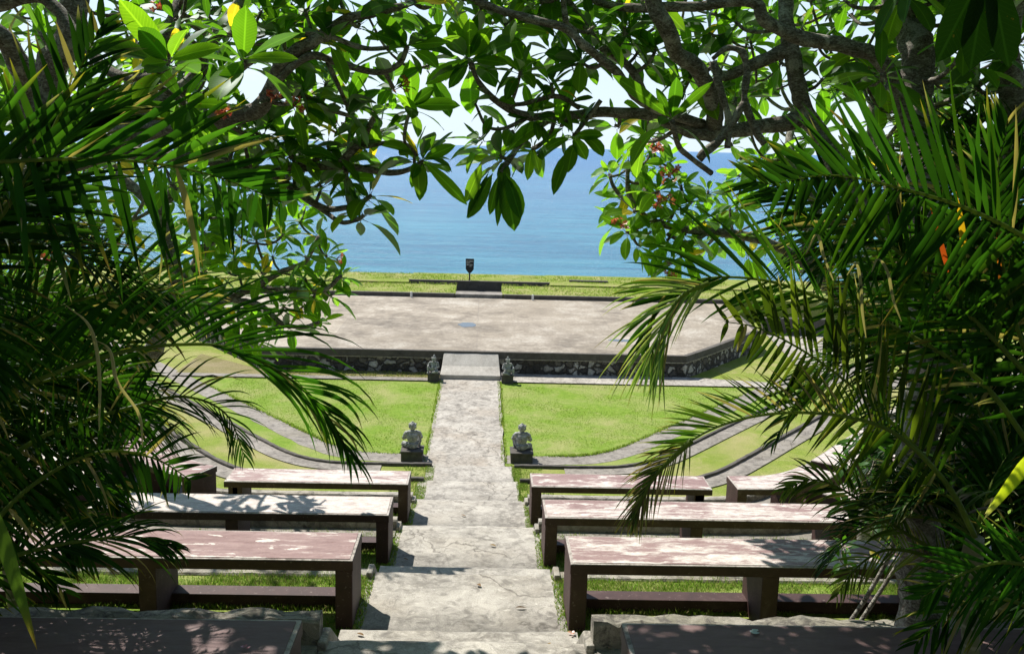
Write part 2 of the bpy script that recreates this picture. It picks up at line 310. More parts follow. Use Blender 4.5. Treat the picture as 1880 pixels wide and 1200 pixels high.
# statue stone
m, t, o = newmat('carved_stone'); c = coord(t); a = nz(t, c, 14, 6, .7, .6); b = nz(t, c, 60, 4, .7); gm = N(t, 'ShaderNodeNewGeometry')
col = ramp(t, a, [(.34, (.15, .155, .15)), (.5, (.34, .345, .33)), (.66, (.56, .56, .53))]); col = mix(t, ramp(t, b, [(.35, .6), (.55, 0.)]), col, (.08, .085, .08))
pbsdf(t, o, col, .9, bump(t, mix(t, .5, a, b), .8, .01), .1); M_statue = m
def flat(name, colr, rough=.6, spec=.3):
    m, t, o = newmat(name); n = nz(t, coord(t), 30, 4, .6)
    col = mix(t, ramp(t, n, [(.3, 0.), (.7, .5)]), colr, tuple(x*.6 for x in colr)); pbsdf(t, o, col, rough, None, spec); return m
M_white = flat('white_paint', (.72, .70, .66)); M_black = flat('black_paint', (.022, .022, .024), .5)
m, t, o = newmat('puddle_water'); pbsdf(t, o, (.05, .055, .06), .04, None, .6); M_puddle = m

# ------------------------------------------------------------------ setting: sea, ground, terraces
def bend(Y, xb, xe, n=10, x0=.66):     # right-hand half of a terrace line: straight, then turning towards the stage
    P = [(x0, Y), (max(x0+.2, xb-1.1), Y), (xb-.45, Y+.09), (xb+.1, Y+.46), (xb+.7, Y+1.15), (xb+1.5, Y+2.15)]
    x, y = P[-1]
    while x < xe: x += 1; y += 1.24; P.append((x, y))
    return [(p.x, p.y) for p in cat_rom([V((a, b, 0)) for a, b in P], 6)]
def offs(pl, d):       # shift a polyline to its right-hand side (towards the camera) by d
    out = []
    for i, p in enumerate(pl):
        a = pl[max(i-1, 0)]; b = pl[min(i+1, len(pl)-1)]; tx, ty = b[0]-a[0], b[1]-a[1]; l = math.hypot(tx, ty)
        out.append((p[0]+ty/l*d, p[1]-tx/l*d))
    return out
def ribbon(near, far, z0, z1, sgn=1):  # closed solid between two polylines
    n = len(near); vs = []
    for z in (z0, z1):
        for pl in (near, far): vs += [(sgn*x, y, z) for x, y in pl]
    fs = []
    for i in range(n-1):
        fs += [(2*n+i, 2*n+i+1, 3*n+i+1, 3*n+i), (i, n+i, n+i+1, i+1), (i, i+1, 2*n+i+1, 2*n+i), (n+i, 3*n+i, 3*n+i+1, n+i+1)]
    fs += [(0, 2*n, 3*n, n), (n-1, 2*n-1, 4*n-1, 3*n-1)]
    if sgn < 0: fs = [f[::-1] for f in fs]
    return vs, fs

S = 90000
struct(mesh_obj('sea', [(-S, -200, -45), (S, -200, -45), (S, S, -45), (-S, S, -45)], [(0, 1, 2, 3)], M_sea))
# headland: flat ground at the foot of the terraces with a cliff falling to the sea
hx = [(-60, -30), (60, -30), (60, 34), (30, 36.4), (12, 36.9), (4, 36.95), (-4, 36.45), (-12, 36.2), (-30, 34), (-60, 30)]
n = len(hx); ext = [(-90, -60), (90, -60), (85, 50), (40, 48), (16, 44), (5, 43), (-5, 42), (-15, 43), (-40, 46), (-85, 45)]
vs = [(x, y, -5.42) for x, y in hx]+[(x, y, -48) for x, y in ext]
struct(mesh_obj('headland', vs, [tuple(range(n))]+[(i, n+i, n+(i+1) % n, (i+1) % n) for i in range(n)], M_lawn2))

# unseen slope behind the camera and to both sides, added to block low sky light
hs = []; HN = 25
for j in range(9):
    for i in range(HN):
        a = math.pi+math.pi*i/(HN-1); rx = 5.2+j*1.3; ry = 4.5+j*1.3
        x = math.cos(a)*rx; y = 3.5+math.sin(a)*ry if j or 1 else 0
        hs.append((x, y, -3.2+j*1.15+.5*noise.noise(V((x*.3, y*.3, 0)))))
struct(mesh_obj('sky_block_slope', hs, [(j*HN+i, j*HN+i+1, (j+1)*HN+i+1, (j+1)*HN+i) for j in range(8) for i in range(HN-1)], M_block_slope))

# lower lawn (semi-circle) on the headland, slightly proud
Z = -5.4
a1 = bend(16.67, 2.45, 9, x0=.56)
struct_l = []
for sgn in (1, -1):
    x_in = .44 if sgn > 0 else .74
    A = [(max(x, x_in), y) for x, y in a1]
    farp = [(x, 22.25) for x, y in A]
    vs = [(sgn*x, y, Z) for x, y in A]+[(sgn*x, max(f, y+.01), Z) for (x, y), (_, f) in zip(A, farp)]
    k = len(A); fs = [(i, i+1, k+i+1, k+i) for i in range(k-1)]
    if sgn < 0: fs = [f[::-1] for f in fs]
    struct(mesh_obj('lawn', vs, fs, M_lawn))
    jn = lambda P, q: [(x+.035*noise.noise(V((x*2, y*2, q))), y+.045*noise.noise(V((x*2.3, y*2, q+3)))) for x, y in P]
    B = jn(offs(A, .44), sgn); B[0] = (x_in, B[0][1]); A = [(x, y+.03) for x, y in A]
    vs, fs = ribbon(B, A, -5.5, Z+.008, sgn)
    struct(mesh_obj('curved_path', vs, fs, M_strip))
    # grass between the curved path and the wall of the lowest terrace
    T5 = bend(15.18, 2.9, 9, x0=.66)
    vs = [(sgn*x, y, Z+.004) for x, y in T5]+[(sgn*x, y, Z+.004) for x, y in B]; k = len(T5); k2 = len(B)
    kk = min(k, k2); vs = [(sgn*x, y, Z+.004) for x, y in T5[:kk]]+[(sgn*x, y, Z+.004) for x, y in B[:kk]]
    fs = [(i, i+1, kk+i+1, kk+i) for i in range(kk-1)]
    if sgn < 0: fs = [f[::-1] for f in fs]
    struct(mesh_obj('lawn', vs, fs, M_lawn))

# central path
m_ = MB(); rnd = random.Random(3)
L_, R_ = [], []
for i in range(41):
    y = 15.1+i*(22.35-15.1)/40; L_.append((-.83+.025*noise.noise(V((0, y*1.7, 0)))*1.6, y)); R_.append((.53+.03*noise.noise(V((5, y*1.9, 0)))*1.6, y))
vs = [(x, y, Z+.022) for x, y in L_]+[(x, y, Z+.022) for x, y in R_]
m_.add(vs, [(i, 41+i, 42+i, i+1) for i in range(40)]); struct(m_.build('path', M_path))

# terraces: (top z, line Y, bend x)
TER = [(-1.80, 2.3, 3.9), (-2.40, 4.50, 3.8), (-2.94, 6.46, 3.8), (-3.53, 8.74, 3.6), (-4.03, 10.78, 3.5), (-4.55, 12.93, 3.35), (-5.07, 15.12, 2.9)]
for k, (z, Y, xb) in enumerate(TER):
    for sgn in (1, -1):
        farl = bend(Y, xb, 9)
        pY = TER[k-1][1] if k else -3; pxb = TER[k-1][2] if k else 3.9
        nearl = bend(pY, pxb, 9); kk = min(len(farl), len(nearl))
        nearl = [(x, y-.05) for x, y in nearl[:kk]]
        vs, fs = ribbon(nearl, farl[:kk], z-.75 if k else z-4, z-.004, sgn)
        struct(mesh_obj('terrace', vs, fs, M_lawn if k in (2, 3, 4) else (M_lawn2 if k > 4 else M_strip)))
        # paved strip behind the kerb
        wd = {0: .8, 1: .9, 2: .04, 3: .16, 4: .18, 5: .24, 6: .22}[k]
        if wd > .1:
            farl_ = [q for q in farl[:kk] if k < 5 or q[0] > 1.3]; C_ = offs(farl_, wd+.13); C_[0] = (farl_[0][0]+.005, C_[0][1]); F_ = list(offs(farl_, .11 if k < 5 else .068)); F_[0] = (farl_[0][0]+.005, F_[0][1])
            vs, fs = ribbon(C_, F_, z-.2, z+.012, sgn); struct(mesh_obj('paved_strip', vs, fs, M_strip))
# kerbs along the terrace edges
WORDS = ['topmost', 'second', 'third', 'fourth', 'fifth', 'sixth', 'lowest']
WH = {0: 'topmost terrace, nearest the camera', 1: 'shaded terrace edge beyond the two dappled benches', 2: 'terrace edge beyond the nearest sunlit benches', 3: 'terrace edge beyond the second row of sunlit benches', 4: 'terrace edge beyond the third row of sunlit benches', 5: 'bare grass terrace edge above the lowest kerb', 6: 'lowest terrace edge just above the curved lawn path'}
for k, (z, Y, xb) in enumerate(TER):
    if k == 0: continue
    for sgn in (1, -1):
        farl = bend(Y, xb, 9); hh = {1: .14, 2: .015, 3: .10, 4: .09, 5: .05, 6: .045}[k]
        fine = []
        for (a, b) in zip(farl[:-1], farl[1:]):
            for q in range(6 if k < 4 else 3): tt = q/(6 if k < 4 else 3); fine.append((a[0]+(b[0]-a[0])*tt, a[1]+(b[1]-a[1])*tt))
        fine.append(farl[-1])
        C_ = offs(fine, .115 if k < 5 else .07); C_[0] = (.66, C_[0][1])
        b_ = MB(); ring = []
        amp = .022 if k == 1 else .007
        for (p, q) in zip(C_, fine):
            pr = [(0, -.12), (0, hh-.014), (.1, hh), (.5, hh+.004), (.9, hh), (1, hh-.014), (1, -.5)]
            ring.append([V((sgn*(p[0]+(q[0]-p[0])*u), p[1]+(q[1]-p[1])*u, z+h)) for u, h in pr])
        vs = []
        for i, rg in enumerate(ring):
            for j, v in enumerate(rg):
                nv = noise.noise_vector(v*9+V((k*3., 0, 0)))*amp+noise.noise_vector(v*31)*amp*.5
                vs.append(v+nv if i else v+V((0, nv.y, nv.z)))
        P = 7; fs = [(i*P+j, i*P+j+1, (i+1)*P+j+1, (i+1)*P+j) for i in range(len(ring)-1) for j in range(P-1)]
        fs += [tuple(range(P)), tuple((len(ring)-1)*P+j for j in reversed(range(P)))]
        if sgn > 0: fs = [f[::-1] for f in fs]
        o = mesh_obj('terrace_kerb', vs, fs, M_mossy_shade if k == 1 else (M_curb if k < 5 else M_dark))
        tag(o, '%s concrete kerb %s of the steps, %s' % ('rough' if k == 1 else 'weathered', 'right' if sgn > 0 else 'left', WH[k]), 'kerb', 'kerbs along the terraces')
# aisle steps
st = [(-3, 2.35, -1.80), (2.35, 2.95, -2.10), (2.95, 4.48, -2.40), (4.48, 5.10, -2.67), (5.10, 6.44, -2.94), (6.44, 7.2, -3.235), (7.2, 8.74, -3.53), (8.74, 9.4, -3.78),
      (9.4, 10.78, -4.03), (10.78, 11.5, -4.29), (11.5, 12.93, -4.55), (12.93, 13.6, -4.81), (13.6, 15.14, -5.07), (15.14, 15.6, -5.24)]
for i, (y0, y1, z) in enumerate(st):
    b_ = MB(); nx = 24; xl, xr = (-.66, .66) if z > -4.2 else (-.74, .63)
    rows = []
    prof = [(y0-.02, z), (y0+.40*(y1-y0), z), (y0+.62*(y1-y0), z), (y0+.8*(y1-y0), z), (y1-.03, z), (y1-.008, z-.006), (y1, z-.022), (y1, z-.4)]
    for (y, zz) in prof:
        row = []
        for j in range(nx+1):
            x = xl+(xr-xl)*j/nx
            w_ = .014*noise.noise(V((x*4, y1*3, 1)))+.008*noise.noise(V((x*17, y1*3, 4)))
            dz = .007*noise.noise(V((x*3, y*3, z)))
            row.append((x, y+(w_ if y > y1-.05 else 0), zz+dz))
        rows += row
    m1 = nx+1; fs = [(a*m1+j, a*m1+j+1, (a+1)*m1+j+1, (a+1)*m1+j) for a in range(len(prof)-1) for j in range(nx)]
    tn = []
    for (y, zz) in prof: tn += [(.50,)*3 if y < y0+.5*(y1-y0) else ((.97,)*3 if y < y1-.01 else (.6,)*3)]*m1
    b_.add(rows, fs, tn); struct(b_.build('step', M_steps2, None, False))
# ground between aisle and terraces (covers the sides)
struct(mesh_obj('worn_verge', [(-.9, 2, -5.395), (.9, 2, -5.395), (.9, 16.1, -5.395), (-.9, 16.1, -5.395)], [(0, 1, 2, 3)], M_soil))

# stage -------------------------------------------------
ZS = -4.86
SP = [(-5.1, 22.98), (5.02, 22.98), (5.9, 24.1), (7.75, 26.6), (8.0, 31.36), (-8.0, 31.36), (-7.75, 26.6), (-5.9, 24.1)]
ns = len(SP)
stage = thing('stage', (0, 27, -5.4), 'wide weathered concrete stage floor above a black and white rubble wall', 'stage')
keep(mesh_obj('stage_floor', [(x, y, ZS) for x, y in SP], [tuple(range(ns))], M_stage), stage)
def wallstrip(name, pl, z0, z1, th, mat, inset=0., rough=0., closed=False):
    b_ = MB(); pts = []
    for i in range(len(pl)-1):
        a, c_ = V((*pl[i], 0)), V((*pl[i+1], 0)); seg = max(1, int((c_-a).length/.12))
        for q in range(seg): pts.append(a.lerp(c_, q/seg))
    pts.append(V((*pl[-1], 0))); nn = len(pts); P = 7; vs = []
    for i, p in enumerate(pts):
        tg = (pts[min(i+1, nn-1)]-pts[max(i-1, 0)]).normalized(); nr = V((tg.y, -tg.x, 0))
        for j in range(P):
            h = z0+(z1-z0)*j/(P-1); q = p+nr*inset; q.z = h
            if rough and 0 < j < P: q += nr*rough*noise.noise(q*4.2)*1.5+nr*rough*noise.noise(q*11)
            vs.append(q)
        q = p-nr*th; q.z = z1; vs.append(q)
    Q = P+1; fs = [(i*Q+j, (i+1)*Q+j, (i+1)*Q+j+1, i*Q+j+1) for i in range(nn-1) for j in range(Q-1)]
    fs += [tuple(range(Q)), tuple((nn-1)*Q+j for j in reversed(range(Q)))]
    b_.add(vs, fs); return b_.build(name, mat)
front = [(-8.0, 31.3), (-7.75, 26.6), (-5.9, 24.1), (-5.1, 22.98), (5.02, 22.98), (5.9, 24.1), (7.75, 26.6), (8.0, 31.3)]
keep(wallstrip('rubble_wall', front, -5.5, ZS-.15, .1, M_rubble, .0, .018), stage)
keep(wallstrip('wall_coping', front, ZS-.15, ZS+.012, .09, M_dark, .03, .006), stage)
# light mortar line below the coping
keep(wallstrip('mortar_line', front, ZS-.175, ZS-.152, .02, M_curb, .024, .004), stage)
# strip of paving and worn grass before the wall
struct(mesh_obj('paved_strip', [(.54, 22.12, Z+.03), (7, 22.12, Z+.03), (7, 22.6, Z+.03), (5.2, 22.95, Z+.03), (.54, 22.95, Z+.03)], [(0, 1, 2, 3, 4)], M_path))
struct(mesh_obj('paved_strip', [(-7, 22.1, Z+.03), (-.85, 22.1, Z+.03), (-.85, 22.38, Z+.03), (-7, 22.38, Z+.03)], [(0, 1, 2, 3)], M_strip))
struct(mesh_obj('worn_verge', [(-7, 22.38, Z+.02), (-.85, 22.38, Z+.02), (-.85, 22.98, Z+.02), (-5.2, 22.98, Z+.02), (-7, 24.5, Z+.02)], [(0, 1, 2, 3, 4)], M_soil))
# ramp
b_ = MB(); vs = [(-.86, 22.3, -5.38), (.55, 22.3, -5.38), (-.86, 22.3, -5.28), (.55, 22.3, -5.28), (-.83, 22.62, -5.13), (.53, 22.62, -5.13), (-.80, 22.94, ZS-.03), (.50, 22.94, ZS-.03), (-.80, 22.94, -5.4), (.50, 22.94, -5.4)]
b_.add(vs, [(0, 1, 3, 2), (2, 3, 5, 4), (4, 5, 7, 6), (0, 2, 4, 6, 8), (1, 9, 7, 5, 3), (6, 7, 9, 8)])
tag(bevel(b_.build('stage_ramp', M_ramp), .012), 'pale concrete ramp rising to the stage between the two far statues', 'ramp')
# puddles
for (px, py, rx, ry) in ((858, 596, .24, .35), (1140, 625, .32, .16)):
    d = fw+rt*((px-940)/FPX)-up*((py-600)/FPX); d = d*(ZS/d.z); cx, cy = d.x+CAMX, d.y
    pts = [(cx+math.cos(a)*rx*(1+.3*noise.noise(V((math.cos(a)*1.3, math.sin(a)*1.3, px)))), cy+math.sin(a)*ry*(1+.5*noise.noise(V((math.cos(a)*2, math.sin(a)*2, px+3)))), ZS+.004) for a in [2*math.pi*i/28 for i in range(28)]]
    struct(mesh_obj('puddle', pts, [tuple(range(28))], M_puddle))
# upper lawn beyond the stage with a sunken stair trench
ZL = -4.745
ul = thing('rear_kerb', (0, 31.4, ZS), 'low black kerb along the far edge of the stage, left of the trench gap', 'kerb')
def lump(x, y): return .05*noise.noise(V((x*.5, y*.7, 0)))+.02*noise.noise(V((x*2, y*2, 5)))
def patch(name, x0, x1, y0, y1, nx, ny, mat, edge=None):
    vs = []
    for j in range(ny+1):
        for i in range(nx+1):
            x = x0+(x1-x0)*i/nx; y = y0+(y1-y0)*j/ny
            inr = 1 if 0 < i < nx and 0 < j < ny else 0
            vs.append((x, y, ZL+(lump(x, y) if inr else 0)))
    nv = len(vs); m1 = nx+1
    fs = [(j*m1+i, j*m1+i+1, (j+1)*m1+i+1, (j+1)*m1+i) for j in range(ny) for i in range(nx)]
    rim = [i for i in range(m1)]+[j*m1+nx for j in range(1, ny+1)]+[ny*m1+i for i in range(nx-1, -1, -1)]+[j*m1 for j in range(ny-1, 0, -1)]
    for a in rim: vs.append((vs[a][0], vs[a][1], -6.2))
    r = len(rim); fs += [(nv+k, nv+(k+1) % r, rim[(k+1) % r], rim[k]) for k in range(r)]
    return struct(mesh_obj(name, vs, fs, mat))
patch('lawn', -16, -.80, 31.52, 33.55, 60, 10, M_lawn2); patch('lawn', .74, 16, 31.52, 33.55, 60, 10, M_lawn2)
patch('lawn', -16, -2.5, 34.0, 36.3, 40, 8, M_lawn2); patch('lawn', 2.45, 16, 34.0, 36.7, 40, 8, M_lawn2); patch('lawn', -2.5, 2.45, 34.52, 36.55, 20, 8, M_lawn2)
struct(mesh_obj('trench_floor', [(-2.5, 31.4, -5.05), (2.45, 31.4, -5.05), (2.45, 34.6, -5.05), (-2.5, 34.6, -5.05)], [(0, 1, 2, 3)], M_dark))
b_ = MB(); b_.box(-2.53, 2.48, 34.4, 34.55, -5.3, ZL+.025); o = b_.build('trench_wall', M_dark); bevel(o, .015); tag(o, 'long black concrete wall of the sunken gap in the far lawn', 'wall')
b_ = MB(); b_.box(-.80, .74, 31.45, 32.05, -5.2, ZS+.11); o = b_.build('trench_step', M_strip); bevel(o, .012); tag(o, 'grey concrete step at the opening in the far kerb', 'step')
def kerb_run(x0, x1, par):
    pl = [(x0, 31.38), (x1, 31.38)]; o = wallstrip('kerb_stone', pl, ZS-.1, ZS+.125, .16, M_dark, 0, .01); return keep(o, par)
kerb_run(-8.0, -.82, ul)
ur = thing('rear_kerb', (4, 31.4, ZS), 'low black kerb along the far edge of the stage, right of the trench gap', 'kerb'); kerb_run(.78, 8.0, ur)
# dark retaining wall right of the stage
b_ = MB(); b_.box(8.6, 10.6, 29.0, 29.25, -5.5, -4.9); o = b_.build('retaining_wall', M_dark); bevel(o, .02); tag(o, 'short low black wall on the grass right of the stage', 'wall')
struct(mesh_obj('side_path', [(8.1, 23, Z+.01), (9.3, 23, Z+.01), (10.6, 28.9, Z+.01), (8.7, 28.9, Z+.01)], [(0, 1, 2, 3)], M_path))
b_ = MB(); b_.box(3.2, 4.6, 34.9, 35.1, -5, ZL+.06); o = b_.build('low_wall', M_dark); tag(o, 'short dark kerb in the far right lawn beside the cliff edge', 'kerb')
# posts
for (px, wh) in ((755, 'left'), (978, 'right')):
    p = W(px, 551, 31.2); b_ = MB(); b_.tube([V((p.x, 31.2, ZS)), V((p.x, 31.2, ZS+.17)), V((p.x, 31.2, ZS+.185))], [.035, .035, .025], 10)
    tag(b_.build('marker_post', M_white), 'short white post at the far stage edge, %s of the opening' % wh, 'post', 'white posts on the stage edge')
# sign
sg = thing('notice_board', W(862, 515, 34.7), 'black spade shaped notice board with worn white lettering on a post', 'sign')
sg.location.z = ZL
sx = sg.location.x; sy = 34.7
b_ = MB(); b_.tube([V((sx, sy+.02, ZL-.1)), V((sx, sy+.02, ZL+.5))], .028, 8); keep(b_.build('post', M_black), sg)
ov = [(-.14, .36), (-.05, .24), (.05, .24), (.14, .36), (.15, .74), (-.15, .74)]; nb = len(ov); ov = [(a, .28+(b-.24)*1.0) for a, b in ov]
vs = [(sx+a, sy-.02, ZL+b) for a, b in ov]+[(sx+a, sy+.005, ZL+b) for a, b in ov]
keep(mesh_obj('board', vs, [tuple(range(nb)), tuple(reversed(range(nb, 2*nb)))]+[(i, nb+i, nb+(i+1) % nb, (i+1) % nb) for i in range(nb)], M_black), sg)
b_ = MB(); rnd = random.Random(8)
for row, (zc, xa, xb_) in enumerate(((ZL+.67, -.12, .12), (ZL+.62, -.12, -.01), (ZL+.545, -.125, .10), (ZL+.50, -.02, .05))):
    x = xa
    while x < xb_:
        wl = rnd.uniform(.016, .024); h = .042 if row in (0, 2) else .028
        k = rnd.choice('TIEHLN')
        def st_(x0, x1, z0, z1): b_.box(sx+x+x0*wl, sx+x+x1*wl, sy-.024, sy-.021, zc+z0*h, zc+z1*h)
        b_ = MB()
        if k in 'IEHLN': st_(0, .3, 0, 1)
        if k in 'HN': st_(.7, 1, 0, 1); st_(.3, .7, .4, .62)
        if k in 'EL': st_(.3, 1, 0, .2)
        if k in 'ET': st_(.3, 1, .8, 1)
        if k == 'T': st_(.4, .65, 0, .8)
        x += wl*1.35; keep(b_.build('letter', M_white), sg)

# ------------------------------------------------------------------ statues
def statue(loc, rot, s, kind, label, pw, ph, pdx=0):
    root = thing('guardian_statue', loc, label, 'statue', 'stone guardian statues beside the path')
    bm = bmesh.new()
    def ball(c, r):
        mt = Matrix.Translation(V(c)) @ Matrix.Diagonal((*([r]*3 if isinstance(r, (int, float)) else r), 1))
        bmesh.ops.create_icosphere(bm, subdivisions=2, radius=1, matrix=mt)
    def cap(a, b, ra, rb, n=7):
        a, b = V(a), V(b)
        for i in range(n): t_ = i/(n-1); ball(a.lerp(b, t_), ra+(rb-ra)*t_)
    ball((0, -.01, .06), (.105, .085, .07)); ball((0, .025, .13), (.09, .085, .085)); ball((0, 0, .22), (.105, .07, .075))
    cap((-.10, 0, .26), (.10, 0, .26), .038, .038); ball((0, 0, .30), (.035, .035, .03))
    ball((0, .012, .355), (.058, .062, .06)); ball((0, .07, .345), (.015, .016, .013)); ball((-.022, .062, .365), .014); ball((.022, .062, .365), .014)
    ball((0, .06, .322), (.027, .014, .008)); ball((-.06, 0, .355), (.012, .02, .026)); ball((.06, 0, .355), (.012, .02, .026))
    # hips sash, belly band, collar
    for i in range(16):
        a = i*math.pi/8; ball((.108*math.cos(a), .09*math.sin(a), .085), .014); ball((.06*math.cos(a), .055*math.sin(a)+.01, .395), .015); ball((.075*math.cos(a), .055*math.sin(a)+.005, .285), .013)
    f = 1 if kind in ('a', 'c') else -1
    back = kind in 'ab'
    ball((0, -.01, .2), (.115, .08, .09)); ball((-.11, -.005, .25), .045); ball((.11, -.005, .25), .045)
    if back: ball((0, 0, .37), (.066, .068, .066))
    # raised knee on one side, folded leg on the other
    cap((f*.05, .02, .055), (f*.14, .12, .14), .05, .04); cap((f*.14, .12, .14), (f*.135, .13, .015), .04, .028); cap((f*.135, .11, .015), (f*.14, .185, .012), .026, .02)
    cap((-f*.05, .02, .05), (-f*.15, .12, .05), .052, .045); cap((-f*.15, .12, .05), (-f*.03, .15, .03), .042, .03); ball((-f*.0, .16, .02), (.035, .02, .018))
    # arm resting on the raised knee; the other holds a club on the shoulder
    cap((f*.12, 0, .255), (f*.165, .03, .18), .036, .03); cap((f*.165, .03, .18), (f*.14, .12, .18), .028, .02); ball((f*.14, .135, .182), (.024, .022, .014))
    for i in range(4): cap((f*(.125+.011*i), .14, .184), (f*(.122+.012*i), .165-.003*i, .168), .0065, .006, 4)
    cap((-f*.12, 0, .255), (-f*.16, .03, .17), .036, .03); cap((-f*.16, .03, .17), (-f*.10, .11, .15), .028, .02); ball((-f*.095, .12, .15), .024)
    if not back: cap((-f*.10, .14, .10), (-f*.115, .05, .30), .013, .022, 10)
    for i in range(4): cap((-f*(.085+.011*i), .13, .155), (-f*(.082+.012*i), .15, .135), .0065, .006, 4)
    me = bpy.data.meshes.new('tmp'); bm.to_mesh(me); bm.free(); ob = bpy.data.objects.new('tmp', me); COL.objects.link(ob)
    rm = ob.modifiers.new('r', 'REMESH'); rm.mode = 'VOXEL'; rm.voxel_size = .0065; sm_ = ob.modifiers.new('s', 'SMOOTH'); sm_.iterations = 3; sm_.factor = .5
    dg = bpy.context.evaluated_depsgraph_get(); m2 = bpy.data.meshes.new_from_object(ob.evaluated_get(dg)); bpy.data.objects.remove(ob)
    nv = len(m2.vertices); co = np.empty(nv*3); m2.vertices.foreach_get('co', co); no = np.empty(nv*3); m2.vertex_normals.foreach_get('vector', no)
    amp = np.array([noise.noise(V(p)*34)*.008+noise.noise(V(p)*90)*.006 for p in co.reshape(-1, 3)])
    m2.vertices.foreach_set('co', (co.reshape(-1, 3)+no.reshape(-1, 3)*amp[:, None]).ravel()); m2.update()
    m2.materials.clear(); m2.materials.append(M_statue); m2.polygons.foreach_set('use_smooth', [True]*len(m2.polygons))
    bd = bpy.data.objects.new('figure', m2); COL.objects.link(bd); bd.parent = root; bd.scale = (s*.95, s, s*1.1); bd.location = (pdx, 0, ph); bd.rotation_euler = (0, 0, rot)
    b = MB(); b.tube([V((0, .0, .41)), V((0, -.01, .43)), V((-.01, -.012, .445))], [.032, .024, .008], 10, bump=.4) if back else b.tube([V((0, 0, .40)), V((0, -.005, .425)), V((.0, -.012, .445)), V((0, -.02, .475))], [.045, .03, .034, .008], 10, bump=.3)
    h = b.build('headdress', M_statue, bd, True)
    b = MB(); b.box(-pw/2, pw/2, -pw/2, pw/2, -.05, ph-.03); b.box(-pw/2-.012, pw/2+.012, -pw/2-.012, pw/2+.012, ph-.03, ph+.004)
    bevel(b.build('pedestal', M_dark, root), .008)
statue((-1.07, 16.42, Z), R(8), 1.0, 'a', 'near left stone guardian seen from behind, head turned, on a black plinth', .37, .19)
statue((.83, 16.44, Z), R(-4), 1.0, 'b', 'near right stone guardian seen from behind with a round bare head, on a black plinth', .38, .19)
statue((-1.0, 22.2, Z), R(165), .80, 'c', 'far left pale guardian statue facing the steps, beside the ramp foot', .27, .2)
statue((.71, 22.18, Z), R(195), .80, 'd', 'far right pale guardian statue facing the steps, beside the ramp foot', .27, .2)

# ------------------------------------------------------------------ benches
def bench(near, zt, zb, sgn, paint, label, legs, zc=None, depth=.45, stretch=True, group='painted concrete benches on the terraces'):
    """near: polyline (right-hand side, x>0) of the bench's camera-side edge; legs: list of arc-length fractions"""
    px = near[0][0]; root = thing('bench', (sgn*near[0][0], near[0][1], zb), label, 'bench', group)
    dense = near
    far = offs(near, -depth)
    def sw(name, o0, o1, z0, z1, mat, trim=0., bv=.006):
        A = offs(dense, -o0); B = offs(dense, -o1)
        if trim:
            for P in (A, B):
                for e, q in ((0, 1), (-1, -2)):
                    d = math.hypot(P[q][0]-P[e][0], P[q][1]-P[e][1]); f_ = min(trim/d, .9); P[e] = (P[e][0]+(P[q][0]-P[e][0])*f_, P[e][1]+(P[q][1]-P[e][1])*f_)
        vs, fs = ribbon(A, B, z0, z1, sgn); o = keep(mesh_obj(name, vs, fs, mat), root)
        if bv: bevel(o, bv)
        return o
    # seat slab with slightly lifted rim and painted top
    seat = sw('seat', 0, depth, zt-.07, zt-.006, M_maroon)
    rim = sw('seat_edge', .003, depth-.003, zt-.020, zt-.002, M_edge, .003, .003)
    sw('painted_top', .022, depth-.022, zt-.012, zt+.0015, paint, .022, 0)
    # arc-length lookup
    cum = [0]
    for a, b in zip(near[:-1], near[1:]): cum.append(cum[-1]+math.hypot(b[0]-a[0], b[1]-a[1]))
    def at(s_):
        for i in range(len(near)-1):
            if cum[i+1] >= s_ or i == len(near)-2:
                f_ = (s_-cum[i])/(cum[i+1]-cum[i]); a, b = near[i], near[i+1]; l = cum[i+1]-cum[i]
                return V((a[0]+(b[0]-a[0])*f_, a[1]+(b[1]-a[1])*f_, 0)), V(((b[0]-a[0])/l, (b[1]-a[1])/l, 0))
    for s_ in legs:
        s_ = s_*cum[-1] if s_ <= 1 else s_
        s0 = max(0, min(cum[-1]-.11, s_-.055)); p, tg = at(s0+.004); nr = V((-tg.y, tg.x, 0))
        pts = [p+nr*.004, p+tg*.105+nr*.004, p+tg*.105+nr*(depth-.015), p+nr*(depth-.015)]
        vs = [(sgn*q.x, q.y, z) for z in (zb-.03, zt-.066) for q in pts]
        fs = [(3, 2, 1, 0), (4, 5, 6, 7), (0, 1, 5, 4), (1, 2, 6, 5), (2, 3, 7, 6), (3, 0, 4, 7)]
        if sgn < 0: fs = [f[::-1] for f in fs]
        bevel(keep(mesh_obj('leg', vs, fs, M_maroon), root), .007)
    if stretch: sw('foot_rail', depth-.16, depth-.03, zb+.0, zb+.082, M_maroon, .1)
    return root
def straight(x0, x1, y): n_ = max(2, int((x1-x0)/.5)); return [(x0+(x1-x0)*i/n_, y) for i in range(n_+1)]
def arc_part(Y, xb, s0, s1):
    c = bend(Y, xb, 9); cum = [0]
    for a, b in zip(c[:-1], c[1:]): cum.append(cum[-1]+math.hypot(b[0]-a[0], b[1]-a[1]))
    out = []
    n_ = max(3, int((s1-s0)/.14))
    for k in range(n_+1):
        s_ = s0+(s1-s0)*k/n_
        for i in range(len(c)-1):
            if cum[i+1] >= s_: f_ = (s_-cum[i])/(cum[i+1]-cum[i]); out.append((c[i][0]+(c[i+1][0]-c[i][0])*f_, c[i][1]+(c[i+1][1]-c[i][1])*f_)); break
    return out
rows = [(1, -2.49, -2.94, 5.60, 3.0, ('patchy', 'flaked'), ('nearest sunlit', '')), (2, -3.086, -3.535, 7.87, 3.38, ('mixed', 'bare'), ('second', '')), (3, -3.583, -4.033, 10.03, 2.62, ('fresh', 'worn'), ('third', ''))]
